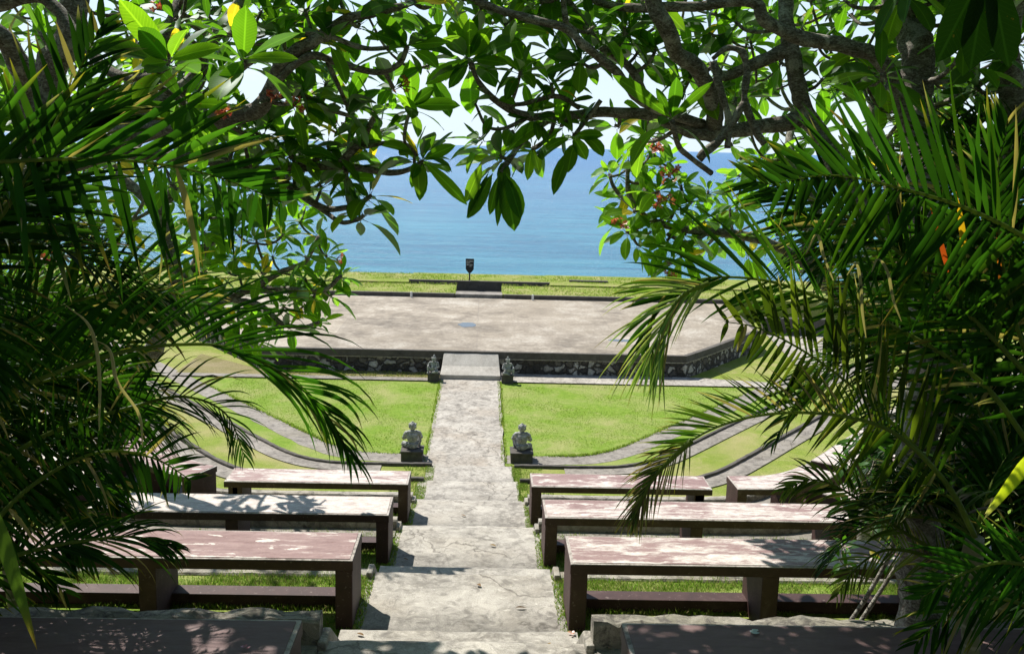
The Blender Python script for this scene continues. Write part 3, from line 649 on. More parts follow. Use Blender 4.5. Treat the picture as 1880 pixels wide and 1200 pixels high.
LB = {(1, 1): 'nearest sunlit bench right of the steps, maroon paint scuffed in pale streaks', (1, -1): 'nearest sunlit bench left of the steps, maroon with a few white flaked spots',
      (2, 1): 'second sunlit bench right of the steps, long, with streaky worn paint', (2, -1): 'second sunlit bench left of the steps, paint worn almost white',
      (3, 1): 'short even maroon bench beside the steps, third from the front on the right', (3, -1): 'third sunlit bench left of the steps, pale worn patches, below the left statue'}
for (k, zt, zb, Y, xe, (pr_, pl_), _) in rows:
    bench(straight(.66, xe, Y), zt, zb, 1, PAINT[pr_], LB[(k, 1)], {1: [0, 1.24, 1.], 2: [0, 1.30, 2.5, 1.], 3: [0, .93, 1.82]}[k])
    bench(straight(.66, 3.3 if k == 1 else (3.2 if k == 2 else 2.62), Y), zt, zb, -1, PAINT[pl_], LB[(k, -1)], {1: [0, 1.24, 1.], 2: [0, 1.32, 1.], 3: [0, .95, 1.82]}[k])
bench(straight(.70, 2.9, 3.37), -1.955, -2.40, 1, PAINT['shade_dark'], 'dark bench in dappled shade at the bottom right, with a pale blue spot', [0, 1.2, 1.])
bench(straight(.63, 3.4, 3.36), -1.955, -2.40, -1, PAINT['shade_dark'], 'dark bench in dappled leaf shade along the bottom left', [0, 1.2, 1.])
bench(arc_part(10.06, 4.0, 2.24, 3.75), -3.583, -4.033, 1, PAINT['worn'], 'gently curved pale worn bench right of the short maroon bench', [0, .5, 1.])
bench(arc_part(10.06, 4.0, 4.0, 6.3), -3.583, -4.033, 1, PAINT['bare'], 'far curved whitish bench half hidden behind the right palms', [0, .5, 1.])
bench(arc_part(10.03, 3.45, 2.36, 4.2), -3.583, -4.033, -1, PAINT['fresh'], 'curved maroon bench peeking out behind the left palm', [0, .5, 1.])
bench(arc_part(7.9, 3.6, 3.0, 5.2), -3.086, -3.535, 1, PAINT['mixed'], 'bench behind the right tree trunk, continuing the second row', [0, .5, 1.])
bench(arc_part(7.9, 3.6, 2.85, 5.0), -3.086, -3.535, -1, PAINT['worn'], 'bench hidden by the left palm, continuing the second row', [0, .5, 1.])
# small concrete blocks closing the kerbs at the steps
for (z, Y, xb) in TER[1:5]:
    for sgn in (1, -1):
        b_ = MB(); x0, x1 = sorted((sgn*.625, sgn*.668)); zt = z+.045
        vs = [(x0, Y-.14, z-.3), (x1, Y-.14, z-.3), (x1, Y+.05, z-.3), (x0, Y+.05, z-.3), (x0, Y-.14, zt), (x1, Y-.14, zt), (x1, Y+.03, zt-.01), (x0, Y+.03, zt-.01), (x0, Y+.5, z-.5), (x1, Y+.5, z-.5), (x0, Y+.34, z-.2), (x1, Y+.34, z-.2)]
        b_.add(vs, [(4, 5, 6, 7), (0, 1, 5, 4), (7, 6, 11, 10), (10, 11, 9, 8), (0, 4, 7, 10, 8, 3), (1, 2, 9, 11, 6, 5), (0, 3, 8, 9, 2, 1)])
        rowi = TER.index((z, Y, xb))
        tag(bevel(b_.build('kerb_end_block', M_curb), .01), 'small concrete end block %s of the steps, %s' % ('right' if sgn > 0 else 'left', {1: 'beside the dappled benches', 2: 'beyond the nearest sunlit bench', 3: 'beyond the second sunlit bench', 4: 'beyond the third sunlit bench'}[rowi]), 'block', 'end blocks of the kerbs')
# ------------------------------------------------------------------ grass blades
rnd = random.Random(11); b_ = MB()
def blades(n_, xr, yr, z, h0, h1, wd, cols, avoid=None, clump=3.5):
    for _ in range(n_):
        x = rnd.uniform(*xr); y = rnd.uniform(*yr)
        dn_ = noise.noise(V((x*clump, y*clump, z)))
        if dn_ < -.22 and rnd.random() < .75: continue
        if avoid and avoid(x, y): continue
        a = rnd.uniform(0, 6.28); h = rnd.uniform(h0, h1)*(1+.6*dn_); dx, dy = math.cos(a)*wd, math.sin(a)*wd; l = rnd.uniform(.2, .9)*h; la = rnd.uniform(0, 6.28)
        c = rnd.choice(cols); k = rnd.uniform(.75, 1.2); c = (c[0]*k, c[1]*k, c[2]*k)
        b_.add([(x-dx, y-dy, z-.004), (x+dx, y+dy, z-.004), (x+math.cos(la)*l, y+math.sin(la)*l, z+h)], [(0, 1, 2)], c)
GC = [(.15, .29, .025), (.20, .36, .035), (.25, .38, .05), (.30, .37, .08), (.11, .21, .02), (.36, .33, .13)]
blades(24000, (.66, 3.6), (5.85, 6.42), -2.945, .012, .042, .0032, GC); blades(24000, (-3.4, -.66), (5.85, 6.42), -2.945, .012, .042, .0032, GC)
blades(10000, (.66, 3.8), (8.02, 8.55), -3.535, .012, .045, .004, GC); blades(10000, (-3.4, -.66), (8.02, 8.55), -3.535, .012, .045, .004, GC)
blades(5000, (.66, 2.9), (9.9, 10.5), -4.035, .015, .05, .005, GC); blades(5000, (-3, -.66), (9.9, 10.5), -4.035, .015, .05, .005, GC)
for sgn in (1, -1):   # tufts along the steps' edges
    for (y0, y1, z) in ((5.15, 6.4, -2.94), (7.3, 8.65, -3.53), (9.4, 10.7, -4.03), (11.5, 12.9, -4.55), (13.6, 15.1, -5.07)):
        x0, x1 = sorted((sgn*.61, sgn*.76)); blades(2600, (x0, x1), (y0, y1), z, .008, .026, .004, GC, None, 4)
        x0, x1 = sorted((sgn*.64, sgn*1.1)); blades(1700, (x0, x1), (y0, y1), z, .01, .03, .005, GC, None, 6)
stuff(b_.build('grass_blades', M_blade))
b_ = MB(); rnd = random.Random(12)
LG = [(.20, .33, .03), (.24, .38, .04), (.28, .40, .05), (.34, .40, .09), (.17, .27, .02)]
def in_path(x, y): return -.80 < x < .50
blades(42000, (-5.5, 6), (16.7, 22.1), Z, .010, .024, .007, LG, lambda x, y: in_path(x, y) or y < 16.75+max(0, abs(x)-1.9)*.95, 1.5)
blades(9000, (-3, 3), (15.5, 16.15), Z, .015, .04, .008, LG, in_path)
blades(9000, (-9, 9), (31.55, 33.9), ZL, .02, .06, .014, LG+[(.33, .30, .12)], lambda x, y: -.8 < x < .74)
blades(7000, (-9, 9), (34.6, 36.3), ZL, .02, .07, .014, LG)
blades(3000, (-5, -.85), (22.4, 22.95), Z+.02, .015, .04, .01, [(.30, .30, .10), (.2, .27, .05)])
for q_ in range(5200):
    sg_ = rnd.choice((1, -1)); i_ = rnd.randrange(len(a1)-8); x_, y_ = a1[i_]; f_ = rnd.random(); x_ += (a1[i_+1][0]-x_)*f_; y_ += (a1[i_+1][1]-y_)*f_
    if x_ > .9 and x_ < 6: xx = sg_*x_; blades(1, (xx-.03, xx+.03), (y_-.03, y_+.05), Z+.008, .02, .05, .010, LG, None, 1)
    T_ = T5[rnd.randrange(len(T5)-8)]
    if .8 < T_[0] < 7: blades(1, (sg_*T_[0]-.15, sg_*T_[0]+.15), (T_[1]+.02, T_[1]+.3), Z, .02, .07, .010, LG, None, 1)
for y_ in range(0, 1800):
    y = 16.2+rnd.random()*5.95; sd_ = rnd.choice((-.83, .53)); blades(1, (sd_-.05, sd_+.05), (y, y+.01), Z+.012, .02, .05, .010, LG, None, 1)
stuff(b_.build('lawn_blades', M_blade))

# ------------------------------------------------------------------ foliage
G_NEAR = [(.032, .085, .009), (.043, .115, .011), (.058, .145, .013), (.024, .068, .009), (.08, .165, .018)]
G_FAR = [(.06, .145, .014), (.08, .18, .018), (.10, .20, .024), (.05, .12, .014)]
ST = [0, .07, .2, .38, .56, .74, .89, 1.0]; WP = [.03, .16, .56, .88, 1.0, .90, .52, .0]
def leaf(b, p, d, nrm, L, wd, droop, col, rd, tipcol=None, fold=.25):
    d = d.normalized(); s = d.cross(nrm)
    if s.length < 1e-4: s = d.orthogonal()
    s.normalize(); vs = []; uv = []; pos = p.copy(); prev = 0; wav = rd.uniform(0, 6.28)
    cols = []
    for i, (t_, w_) in enumerate(zip(ST, WP)):
        ds = (t_-prev)*L; prev = t_
        d = (d+V((0, 0, -1))*droop*(ds/L)).normalized(); pos = pos+d*ds
        s = (s-d*s.dot(d)).normalized(); n_ = s.cross(d); hw = wd*.5*w_
        q = V((0, 0, 0))+n_*(math.sin(wav+t_*9)*wd*.03)
        vs += [pos-s*hw+n_*hw*fold+q, pos, pos+s*hw+n_*hw*fold-q]; uv += [(-w_, t_), (0, t_), (w_, t_)]
        cc = col
        if tipcol and t_ > .8: cc = tipcol
        cols += [cc]*3
    fs = []
    for i in range(len(ST)-1):
        a = i*3; fs += [(a, a+1, a+4, a+3), (a+1, a+2, a+5, a+4)]
    b.add(vs, fs, cols, uv)
def rosette(b, tb, p, ax, L, n_, rd, cols, droop=.7, spread=1.0):
    ax = ax.normalized(); u_ = ax.orthogonal().normalized(); v_ = ax.cross(u_); a0 = rd.uniform(0, 6.28)
    for i in range(n_):
        a = a0+i*2.39996; f_ = i/max(1, n_-1)                       # 0 = lowest, outer leaf
        el = (.05+.95*f_**1.3)*1.0*rd.uniform(.8, 1.15)/spread
        rad = u_*math.cos(a)+v_*math.sin(a)
        d = (rad*math.cos(el)+ax*math.sin(el)+V((0, 0, -.25*(1-f_)))).normalized()
        base = p-ax*(.035*(1-f_))*(L/.22)+rad*.006
        l = L*rd.uniform(.58, 1.15)*(1-.28*f_**3); pet = l*.13
        tb.tube([base, base+d*pet], [.0028*L/.22, .002*L/.22], 4, (.14, .2, .04), cap=False)
        c = rd.choice(cols); k = rd.uniform(.75, 1.2); tip = None
        c = (c[0]*k, c[1]*k, c[2]*k)
        if rd.random() < .02: c = (.30, .24, .03)
        nr = (ax*.8+V((0, -.25, .4))+V((rd.uniform(-.85, .85), rd.uniform(-.85, .85), rd.uniform(-.4, .4))))
        leaf(b, base+d*pet, d, nr, l, l*rd.uniform(.31, .42), droop*rd.uniform(.4, 1.6)*(1.25-f_), c, rd, tip, rd.uniform(.05, .4))
def flowers(par, p, rd, n_=6, s=1.0):
    b = MB()
    for i in range(n_):
        q = p+V((rd.uniform(-1, 1), rd.uniform(-1, 1), rd.uniform(-.6, 1)))*.045*s
        b.tube([p, q], [.003, .002], 4, (.25, .05, .04), cap=False)
        ax = V((rd.uniform(-1, 1), rd.uniform(-1, .2), rd.uniform(-.3, 1))).normalized(); u_ = ax.orthogonal().normalized(); v_ = ax.cross(u_)
        col = rd.choice([(.50, .03, .06), (.55, .05, .07), (.60, .16, .10), (.42, .02, .05)]); yc = (.66, .34, .07)
        for k in range(5):
            a = k*1.2566; rad = u_*math.cos(a)+v_*math.sin(a); side = ax.cross(rad); l = .022*s
            b.add([q, q+rad*l*.5+side*l*.35+ax*l*.35, q+rad*l+ax*l*.45, q+rad*l*.5-side*l*.3+ax*l*.3], [(0, 1, 2, 3)], [yc, col, col, col])
    o = b.build('flower_cluster', M_petal); keep(o, par)
class Tree:
    def __init__(s, name, loc, label, cat, seed, cols, bark=M_bark):
        s.NA = np.zeros((20000, 4)); s.nn = 0; s.root = thing(name, loc, label, cat); s.b = MB(); s.tb = MB(); s.nodes = []; s.rd = random.Random(seed); s.cols = cols; s.bark = bark
    def node(s, p, r_): s.NA[s.nn] = (p[0], p[1], p[2], r_); s.nn += 1
    def line(s, pts, ra, rb, n=6, seg=9, bump_=.22, node=True):
        c = cat_rom(pts, n); m_ = len(c); rs = []
        for i, p in enumerate(c):
            t_ = i/(m_-1); rs.append(ra+(rb-ra)*t_)
            if node: s.node(p, ra+(rb-ra)*t_)
        jit = [V(p)+noise.noise_vector(V(p)*5)*rs[i]*.5 for i, p in enumerate(c)]
        s.tb.tube(jit, rs, seg, bump=bump_, seed=s.rd.uniform(0, 99))
        return c
    def px(s, pts, ra, rb, **kw): return s.line([W(*q) for q in pts], ra, rb, **kw)
    def tip(s, p, L=.22, n_=11, up_=.6, attach=True, droop=.7, axis=None, r=.0085):
        p = V(p); best = None
        if attach and s.nn:
            A_ = s.NA[:s.nn]; dd = np.sqrt((A_[:, 0]-p.x)**2+(A_[:, 1]-p.y)**2+(A_[:, 2]-p.z)**2)
            sc_ = dd+.35*np.maximum(0, A_[:, 2]-p.z)-A_[:, 3]*2+np.where(dd < .05, 9, 0); k_ = int(sc_.argmin()); best = (V(A_[k_, :3]), float(A_[k_, 3]))
            q, rr = best; dv = p-q; l = dv.length
            side = dv.cross(V((0, 0, 1))); side = side.normalized() if side.length > .01 else V((1, 0, 0))
            bow = s.rd.uniform(-.18, .18); sag = -.16
            m1 = q+dv*.35+side*bow*l*.6+V((0, 0, sag*l)); l2 = min(l, 1.5); m2 = q+dv*.75+side*bow*l*.6+V((0, 0, sag*l*1.0))
            c = cat_rom([q, m1, m2, p], 4); r0_ = min(rr*.85, r+.007*l2+.002)
            k = len(c); s.tb.tube(c, [r0_+(r-r0_)*i/(k-1) for i in range(k)], 6, bump=.2, seed=s.rd.uniform(0, 9))
            for i, cc in enumerate(c[2:-1]): s.node(cc, r0_+(r-r0_)*(i+2)/(k-1))
            ax = (c[-1]-c[-2]).normalized()+V((0, 0, up_))
        else: ax = V((0, 0, 1))
        if axis is not None: ax = V(axis)
        rosette(s.b, s.tb, p, ax+V((s.rd.uniform(-.3, .3), s.rd.uniform(-.3, .3), 0)), L*s.rd.uniform(.9, 1.25), n_+s.rd.randint(-1, 3), s.rd, s.cols, droop)
        return p
    def done(s):
        keep(s.tb.build('trunk', s.bark, None, True), s.root); keep(s.b.build('crown', M_leaf, None, True), s.root)

# near left frangipani
A = Tree('frangipani_tree', (-3.0, 5.0, -2.4), 'spreading frangipani on the left whose bare limbs reach over the steps', 'tree', 21, G_NEAR)
A.line([V((-3.0, 5.0, -2.6)), V((-2.9, 5.1, -1.6)), W(-30, 420, 5.2), W(40, 330, 5.1), W(70, 230, 5.0)], .13, .09, seg=12)
A.px([(70, 230, 5.0), (52, 180, 5.0), (40, 130, 4.9), (10, 75, 4.8), (-40, 40, 4.7)], .06, .045)
A.px([(40, 330, 5.1), (75, 170, 5.2), (122, 75, 5.2), (142, -10, 5.2), (160, -120, 5.3)], .085, .06, seg=12)
A.px([(60, 330, 5.1), (180, 280, 5.1), (262, 243, 5.0), (385, 227, 4.8), (455, 206, 4.7), (490, 172, 4.6), (522, 112, 4.55), (580, 70, 4.5), (640, 33, 4.5), (685, 25, 4.5), (758, 4, 4.5)], .06, .014)
A.px([(210, 275, 5.1), (231, 224, 5.2), (266, 165, 5.3), (305, 75, 5.3), (338, -10, 5.4), (370, -150, 5.5)], .055, .035)
A.px([(240, 250, 5.0), (308, 182, 5.0), (365, 142, 5.0), (380, 95, 5.0), (440, 5, 5.0), (470, -120, 5.0)], .042, .025)
A.px([(-20, 10, 4.0), (60, -5, 4.0), (105, 16, 4.0), (157, 87, 3.9), (210, 134, 3.8), (252, 143, 3.7), (290, 135, 3.6), (308, 112, 3.6)], .03, .011)
A.px([(252, 146, 3.75), (300, 162, 3.8), (325, 178, 3.8), (340, 188, 3.8)], .014, .010)
A.px([(180, 290, 5.6), (240, 280, 5.6), (322, 287, 5.5), (420, 301, 5.3), (490, 312, 5.2), (560, 310, 5.1), (622, 303, 5.0), (707, 317, 4.9), (750, 312, 4.8), (776, 296, 4.8)], .036, .011)
A.px([(490, 312, 5.2), (525, 336, 5.2), (577, 374, 5.1), (610, 385, 5.1), (652, 376, 5.0), (681, 358, 5.0)], .024, .011)
A.px([(577, 374, 5.1), (600, 392, 5.1), (626, 408, 5.0), (650, 405, 5.0), (668, 395, 5.0)], .014, .010)
A.px([(622, 303, 5.0), (645, 278, 4.9), (663, 257, 4.9), (680, 228, 4.8), (688, 207, 4.8)], .022, .012)
A.px([(520, 312, 5.1), (585, 292, 5.1), (642, 262, 5.2), (700, 240, 5.2)], .014, .010)
A.px([(480, 175, 4.6), (560, 105, 4.5), (615, 114, 4.5), (688, 132, 4.5), (732, 117, 4.5), (748, 86, 4.5)], .02, .011)
A.px([(560, 60, 4.5), (604, 66, 4.5), (670, 88, 4.5), (743, 84, 4.5)], .014, .010)
A.px([(600, 115, 4.6), (618, 150, 4.6), (635, 190, 4.7)], .011, .009)
A.px([(455, 206, 4.7), (540, 172, 4.8), (600, 198, 4.8), (650, 215, 4.8)], .016, .010)
A.px([(659, 271, 4.9), (710, 262, 4.9), (745, 264, 4.8), (765, 285, 4.8)], .012, .009)
A.px([(385, 227, 4.8), (430, 140, 4.2), (470, 105, 4.0), (448, 112, 3.9)], .018, .011)
A.line([W(150, -60, 5.3), V((-2.3, 4.0, 1.9)), V((-2.0, 2.0, 2.1)), V((-1.8, 0, 2.2)), V((-1.9, -2.2, 2.3))], .05, .02)
A.line([V((-2.3, 4.0, 1.9)), V((-1.2, 3.2, 2.1)), V((-.4, 2.2, 2.2)), V((0, .5, 2.3))], .03, .015)
hand = [(748, 84, 4.5, .20, 11), (748, 4, 4.5, .2, 8), (688, 204, 4.8, .22, 12), (756, 194, 4.7, .2, 9), (776, 294, 4.8, .22, 11), (762, 284, 4.8, .2, 9), (668, 394, 5.0, .2, 7), (681, 357, 5.0, .2, 10),
        (640, 192, 4.7, .2, 8), (606, 70, 4.5, .18, 8), (530, 115, 4.6, .2, 10), (560, 175, 4.8, .2, 10), (600, 150, 5.0, .2, 8), (520, 60, 4.7, .2, 9), (560, 20, 4.6, .2, 8), (650, 262, 5.0, .22, 9), (600, 262, 5.1, .2, 9),
        (560, 285, 5.2, .2, 8), (520, 250, 5.0, .2, 9), (470, 240, 4.9, .22, 9), (700, 240, 5.0, .2, 8), (720, 160, 4.6, .18, 7), (590, 340, 5.1, .18, 8), (540, 330, 5.2, .18, 7), (640, 330, 5.0, .18, 7), (700, 20, 4.6, .19, 8),
        (660, 45, 4.6, .18, 7), (420, 60, 4.7, .2, 8), (480, 20, 4.8, .2, 8), (380, 40, 5.0, .2, 8), (620, -20, 4.6, .2, 8), (570, -40, 4.6, .2, 8), (800, -10, 4.7, .19, 8)]
for (x, y, d, L, n_) in hand: A.tip(W(x, y, d), L, n_, droop=.8)
A.tip(W(308, 110, 3.6), .24, 10, attach=False, axis=(-.1, -.2, 1), droop=.5); A.tip(W(448, 108, 3.9), .23, 10, attach=False, axis=(.1, -.2, 1)); A.tip(W(342, 190, 3.8), .21, 8, droop=1.2)
rd = A.rd
BR = [(.09, .19, .016), (.075, .165, .016), (.03, .085, .01), (.05, .125, .012)]  # per-leaf tones, backlit brightness put into the colour
for (x, y, x2, y2, d, wd, ci) in ((308, 112, 222, -5, 3.6, .088, 0), (306, 110, 255, 48, 3.55, .085, 2), (310, 110, 405, 78, 3.6, .058, 1), (308, 114, 258, 118, 3.55, .05, 0), (447, 108, 452, 8, 3.9, .095, 3), (447, 108, 548, 100, 3.9, .05, 1), (447, 110, 400, 178, 3.8, .085, 3),
        (345, 190, 328, 250, 3.7, .085, 2), (345, 190, 420, 262, 3.75, .03, 2), (756, 194, 752, 108, 4.7, .085, 3), (756, 194, 845, 187, 4.7, .07, 3), (756, 194, 798, 158, 4.7, .06, 2), (776, 294, 862, 372, 4.8, .06, 3), (776, 296, 770, 368, 4.8, .065, 2), (776, 294, 835, 262, 4.8, .06, 3),
        (748, 84, 690, 58, 4.5, .075, 2), (748, 84, 692, 22, 4.5, .08, 3), (748, 84, 822, 72, 4.5, .06, 1), (748, 84, 812, 42, 4.5, .06, 3)):
    leaf(A.b, W(x, y, d), W(x2, y2, d-.1)-W(x, y, d), V((.15, -1, .35)), (W(x2, y2, d-.1)-W(x, y, d)).length, wd, .12, BR[ci], rd, None, .25)
for i in range(38):
    x = rd.uniform(300, 800); y = rd.uniform(-160, 250)
    if 560 < x < 660 and 195 < y: continue
    if x > 700 and y > 190: continue
    A.tip(W(x, y, rd.uniform(4.6, 5.8)), .19, 9)
for i in range(40): A.tip(W(rd.uniform(-60, 420), rd.uniform(-150, 230), rd.uniform(5.2, 6.4)), .2, 9)
for i in range(16): A.tip(W(rd.uniform(400, 640), rd.uniform(220, 350), rd.uniform(4.9, 5.6)), .18, 9)
for i in range(26): A.tip(V((rd.uniform(-4.6, -2.4), rd.uniform(4.0, 6.4), rd.uniform(1.1, 2.8))), .25, 10, r=.012)
for i in range(130): A.tip(V((rd.uniform(-4.5, .2), rd.uniform(-2.5, 4.0), rd.uniform(1.5, 2.8))), .28, 12, r=.012)  # unseen crown over and behind the camera, added to cut sky light
for (x, y, d) in ((402, 205, 4.2), (412, 215, 4.2), (505, 180, 4.4), (540, 195, 4.4), (735, 160, 4.6), (625, 235, 4.9), (92, 480, 4.4), (150, 235, 4.6), (290, 15, 5)): flowers(A.root, W(x, y, d), rd, 8 if x < 520 else 5, .9)
A.done()

# near right frangipani
B = Tree('frangipani_tree', (1.85, 4.0, -2.4), 'thick barked frangipani on the right with crossing mottled limbs overhead', 'tree', 33, G_NEAR)
B.line([W(1680, 1290, 4.0), W(1683, 1150, 4.0), W(1690, 1000, 4.05), W(1688, 850, 4.1), W(1700, 700, 4.2), W(1706, 520, 4.4), W(1700, 380, 4.6), W(1690, 250, 4.8), W(1680, 125, 4.9), W(1668, 40, 5.0), W(1640, -60, 5.0), W(1620, -220, 5.0)], .10, .066, seg=14, bump_=.35)
B.px([(1800, 1290, 4.6), (1770, 1100, 4.6), (1765, 900, 4.7), (1790, 700, 4.8), (1830, 420, 5.0), (1860, 250, 5.0), (1850, 60, 5), (1880, -120, 5)], .08, .06, seg=12)
B.px([(1690, 290, 4.8), (1625, 121, 4.8), (1558, 92, 4.8), (1462, 67, 4.8), (1408, 37, 4.8), (1385, 2, 4.8), (1275, 12, 4.9), (1175, 17, 4.9), (1100, 4, 5.0), (1040, -20, 5.0)], .042, .016)
B.px([(1700, 420, 4.6), (1600, 400, 4.8), (1541, 316, 4.9), (1525, 270, 5.0), (1483, 217, 5.1), (1440, 228, 5.1), (1380, 235, 5.1), (1300, 250, 5.1), (1246, 233, 5.1), (1183, 208, 5.0), (1110, 207, 5.0), (1018, 213, 4.9), (963, 212, 4.8), (908, 183, 4.7), (875, 147, 4.6), (864, 112, 4.6)], .058, .010, seg=11)
B.px([(1500, 235, 5.1), (1478, 190, 5.1), (1462, 137, 5.1), (1450, 78, 5.1), (1440, 0, 5.2), (1430, -100, 5.3)], .045, .036, seg=12)
B.px([(1455, 90, 5.1), (1420, 105, 5.1), (1375, 125, 5.1), (1330, 140, 5.1), (1310, 120, 5.1)], .038, .022, seg=11)
B.px([(1300, 262, 5.12), (1310, 233, 5.1), (1308, 175, 5.0), (1287, 137, 4.9), (1246, 100, 4.8), (1221, 50, 4.7), (1198, 0, 4.7), (1180, -110, 4.7)], .046, .036, seg=12)
B.line([W(1640, -60, 5.0), V((2.1, 4.2, 1.8)), V((1.9, 2.2, 2.1)), V((1.9, 0, 2.2)), V((2.0, -2.2, 2.3))], .05, .02)
B.line([V((2.1, 4.2, 1.8)), V((1.2, 3.4, 2.0)), V((.4, 2.4, 2.2)), V((.1, .6, 2.3))], .03, .015)
B.px([(1290, 230, 5.1), (1225, 208, 5.0), (1183, 187, 4.9), (1154, 160, 4.8), (1125, 124, 4.7), (1073, 84, 4.6), (1029, 48, 4.6), (927, 22, 4.6), (861, -2, 4.6), (800, -25, 4.6)], .026, .016)
B.px([(1200, 200, 5.0), (1183, 176, 5.0), (1154, 125, 5.0), (1103, 84, 5.0), (1073, 40, 5.0), (1037, -5, 5.0)], .022, .018)
B.px([(1037, 40, 4.7), (1033, 0, 4.7), (1030, -60, 4.7)], .014, .012)
B.px([(1405, 262, 4.5), (1391, 241, 4.5), (1367, 187, 4.5), (1371, 137, 4.5), (1365, 97, 4.5), (1335, 88, 4.5), (1308, 108, 4.5)], .020, .012, bump_=.5)
B.px([(1308, 112, 4.5), (1325, 179, 4.5), (1337, 225, 4.5), (1337, 272, 4.5)], .018, .014, bump_=.4)
B.px([(1367, 190, 4.5), (1325, 250, 4.5), (1285, 292, 4.5)], .016, .022, bump_=.5)
B.px([(1306, 318, 4.7), (1262, 285, 4.6), (1246, 265, 4.5), (1234, 222, 4.4)], .014, .011)
B.px([(1018, 213, 4.9), (990, 235, 4.8), (963, 257, 4.8), (940, 285, 4.7), (918, 318, 4.6)], .016, .012)
B.px([(1020, 215, 4.9), (1007, 252, 4.9), (975, 275, 4.9)], .012, .010)
B.px([(1062, 198, 4.9), (1018, 177, 4.8), (960, 190, 4.8), (927, 190, 4.7), (900, 176, 4.7)], .013, .009)
B.px([(963, 218, 4.8), (927, 235, 4.7), (893, 231, 4.7), (872, 190, 4.7)], .011, .006)
B.px([(1103, 185, 4.9), (1073, 225, 4.9), (1052, 250, 4.9)], .012, .009)
hand = [(861, 108, 4.6, .22, 13), (918, 284, 4.7, .2, 12), (956, 130, 4.7, .19, 11), (1066, 112, 4.8, .19, 11), (1052, 250, 4.9, .19, 11), (976, 272, 4.9, .18, 9), (928, 45, 4.7, .19, 10), (1090, 50, 4.8, .18, 8), (1012, 152, 4.8, .18, 9),
        (905, 180, 4.7, .17, 8), (880, 255, 4.7, .18, 8), (980, 215, 4.8, .17, 8), (1040, 190, 4.9, .17, 8), (1100, 100, 5.0, .18, 7), (1150, 60, 5.0, .18, 6), (1180, 0, 5.0, .2, 8), (990, -5, 4.8, .18, 9), (880, 10, 4.7, .18, 8), (940, 240, 4.9, .17, 9), (1010, 90, 4.9, .17, 8), (1030, 230, 5.0, .17, 8),
        (1260, 130, 5.2, .2, 9), (1250, 170, 5.2, .2, 8), (1205, 90, 5.0, .18, 7), (1130, 230, 5.1, .17, 7), (1180, 250, 5.3, .18, 8), (1350, 40, 5.2, .2, 8), (1300, 60, 5.3, .19, 8), (1350, 180, 5.3, .2, 8)]
for (x, y, d, L, n_) in hand: B.tip(W(x, y, d), L, n_, droop=.85)
B.tip(W(1234, 218, 4.4), .24, 7, attach=False, axis=(-.1, -.1, 1), droop=.9)
# long hanging leaves below the middle cluster
for (x, y, x2, y2, L, wd) in ((925, 318, 948, 432, .27, .105), (915, 322, 900, 385, .19, .05), (905, 318, 858, 395, .24, .07), (918, 320, 912, 430, .24, .035), (930, 318, 958, 400, .22, .08), (898, 315, 842, 420, .24, .03), (885, 300, 862, 350, .2, .06)):
    a = W(x, y, 4.55); c_ = W(x2, y2, 4.5); leaf(B.b, a, (c_-a), V((.2, -1, .1)), L, wd, .15, B.rd.choice(G_NEAR), B.rd, None, .35)
rd = B.rd
for (x, y, x2, y2, d, wd, ci) in ((861, 106, 820, 36, 4.6, .085, 3), (861, 106, 862, 32, 4.6, .08, 0), (862, 106, 902, 46, 4.6, .075, 0), (861, 108, 778, 150, 4.6, .07, 1), (861, 110, 822, 160, 4.6, .055, 2), (863, 108, 935, 112, 4.6, .055, 3), (1234, 218, 1128, 130, 4.4, .068, 3), (1234, 216, 1242, 140, 4.4, .07, 2),
        (1234, 216, 1306, 146, 4.4, .04, 3), (1066, 112, 1000, 92, 4.8, .08, 2), (1066, 112, 1062, 172, 4.8, .075, 1), (1052, 250, 1078, 292, 4.9, .07, 3), (1052, 250, 1108, 244, 4.9, .06, 3), (976, 272, 968, 330, 4.9, .05, 1), (978, 272, 990, 312, 4.9, .05, 0)):
    leaf(B.b, W(x, y, d), W(x2, y2, d-.1)-W(x, y, d), V((.15, -1, .35)), (W(x2, y2, d-.1)-W(x, y, d)).length, wd, .12, BR[ci], rd, None, .25)
for i in range(22): B.tip(W(rd.uniform(830, 1150), rd.uniform(-160, 60), rd.uniform(4.7, 5.6)), .19, 9)
for i in range(38): B.tip(W(rd.uniform(1130, 1640), rd.uniform(-150, 220), rd.uniform(5.0, 6.4)), .2, 8)
for i in range(30): B.tip(W(rd.uniform(1560, 1960), rd.uniform(-150, 170), rd.uniform(4.4, 6.0)), .22, 10)
for i in range(125): B.tip(V((rd.uniform(.6, 4.0), rd.uniform(4.4, 7.2), rd.uniform(1.1, 3.0))), .25, 10, r=.012)
for i in range(130): B.tip(V((rd.uniform(-.2, 4.5), rd.uniform(-2.5, 4.0), rd.uniform(1.5, 2.8))), .28, 12, r=.012)  # more unseen crown behind the camera, added to darken the palms
# two big leaves, their shade put into a dark colour, at the top right, close to the camera
for (x, y, x2, y2) in ((1815, -60, 1790, 75), (1815, -60, 1850, 100), (1810, -60, 1745, 60)):
    a = W(x, y, 2.3); c_ = W(x2, y2, 2.3); leaf(B.b, a, (c_-a), V((.1, -1, .2)), .23, .085, .1, (.012, .035, .006), rd)
for (x, y, d) in ((1228, 322, 5.0), (1205, 272, 5.4)): flowers(B.root, W(x, y, d), rd, 6, .9)
B.done()

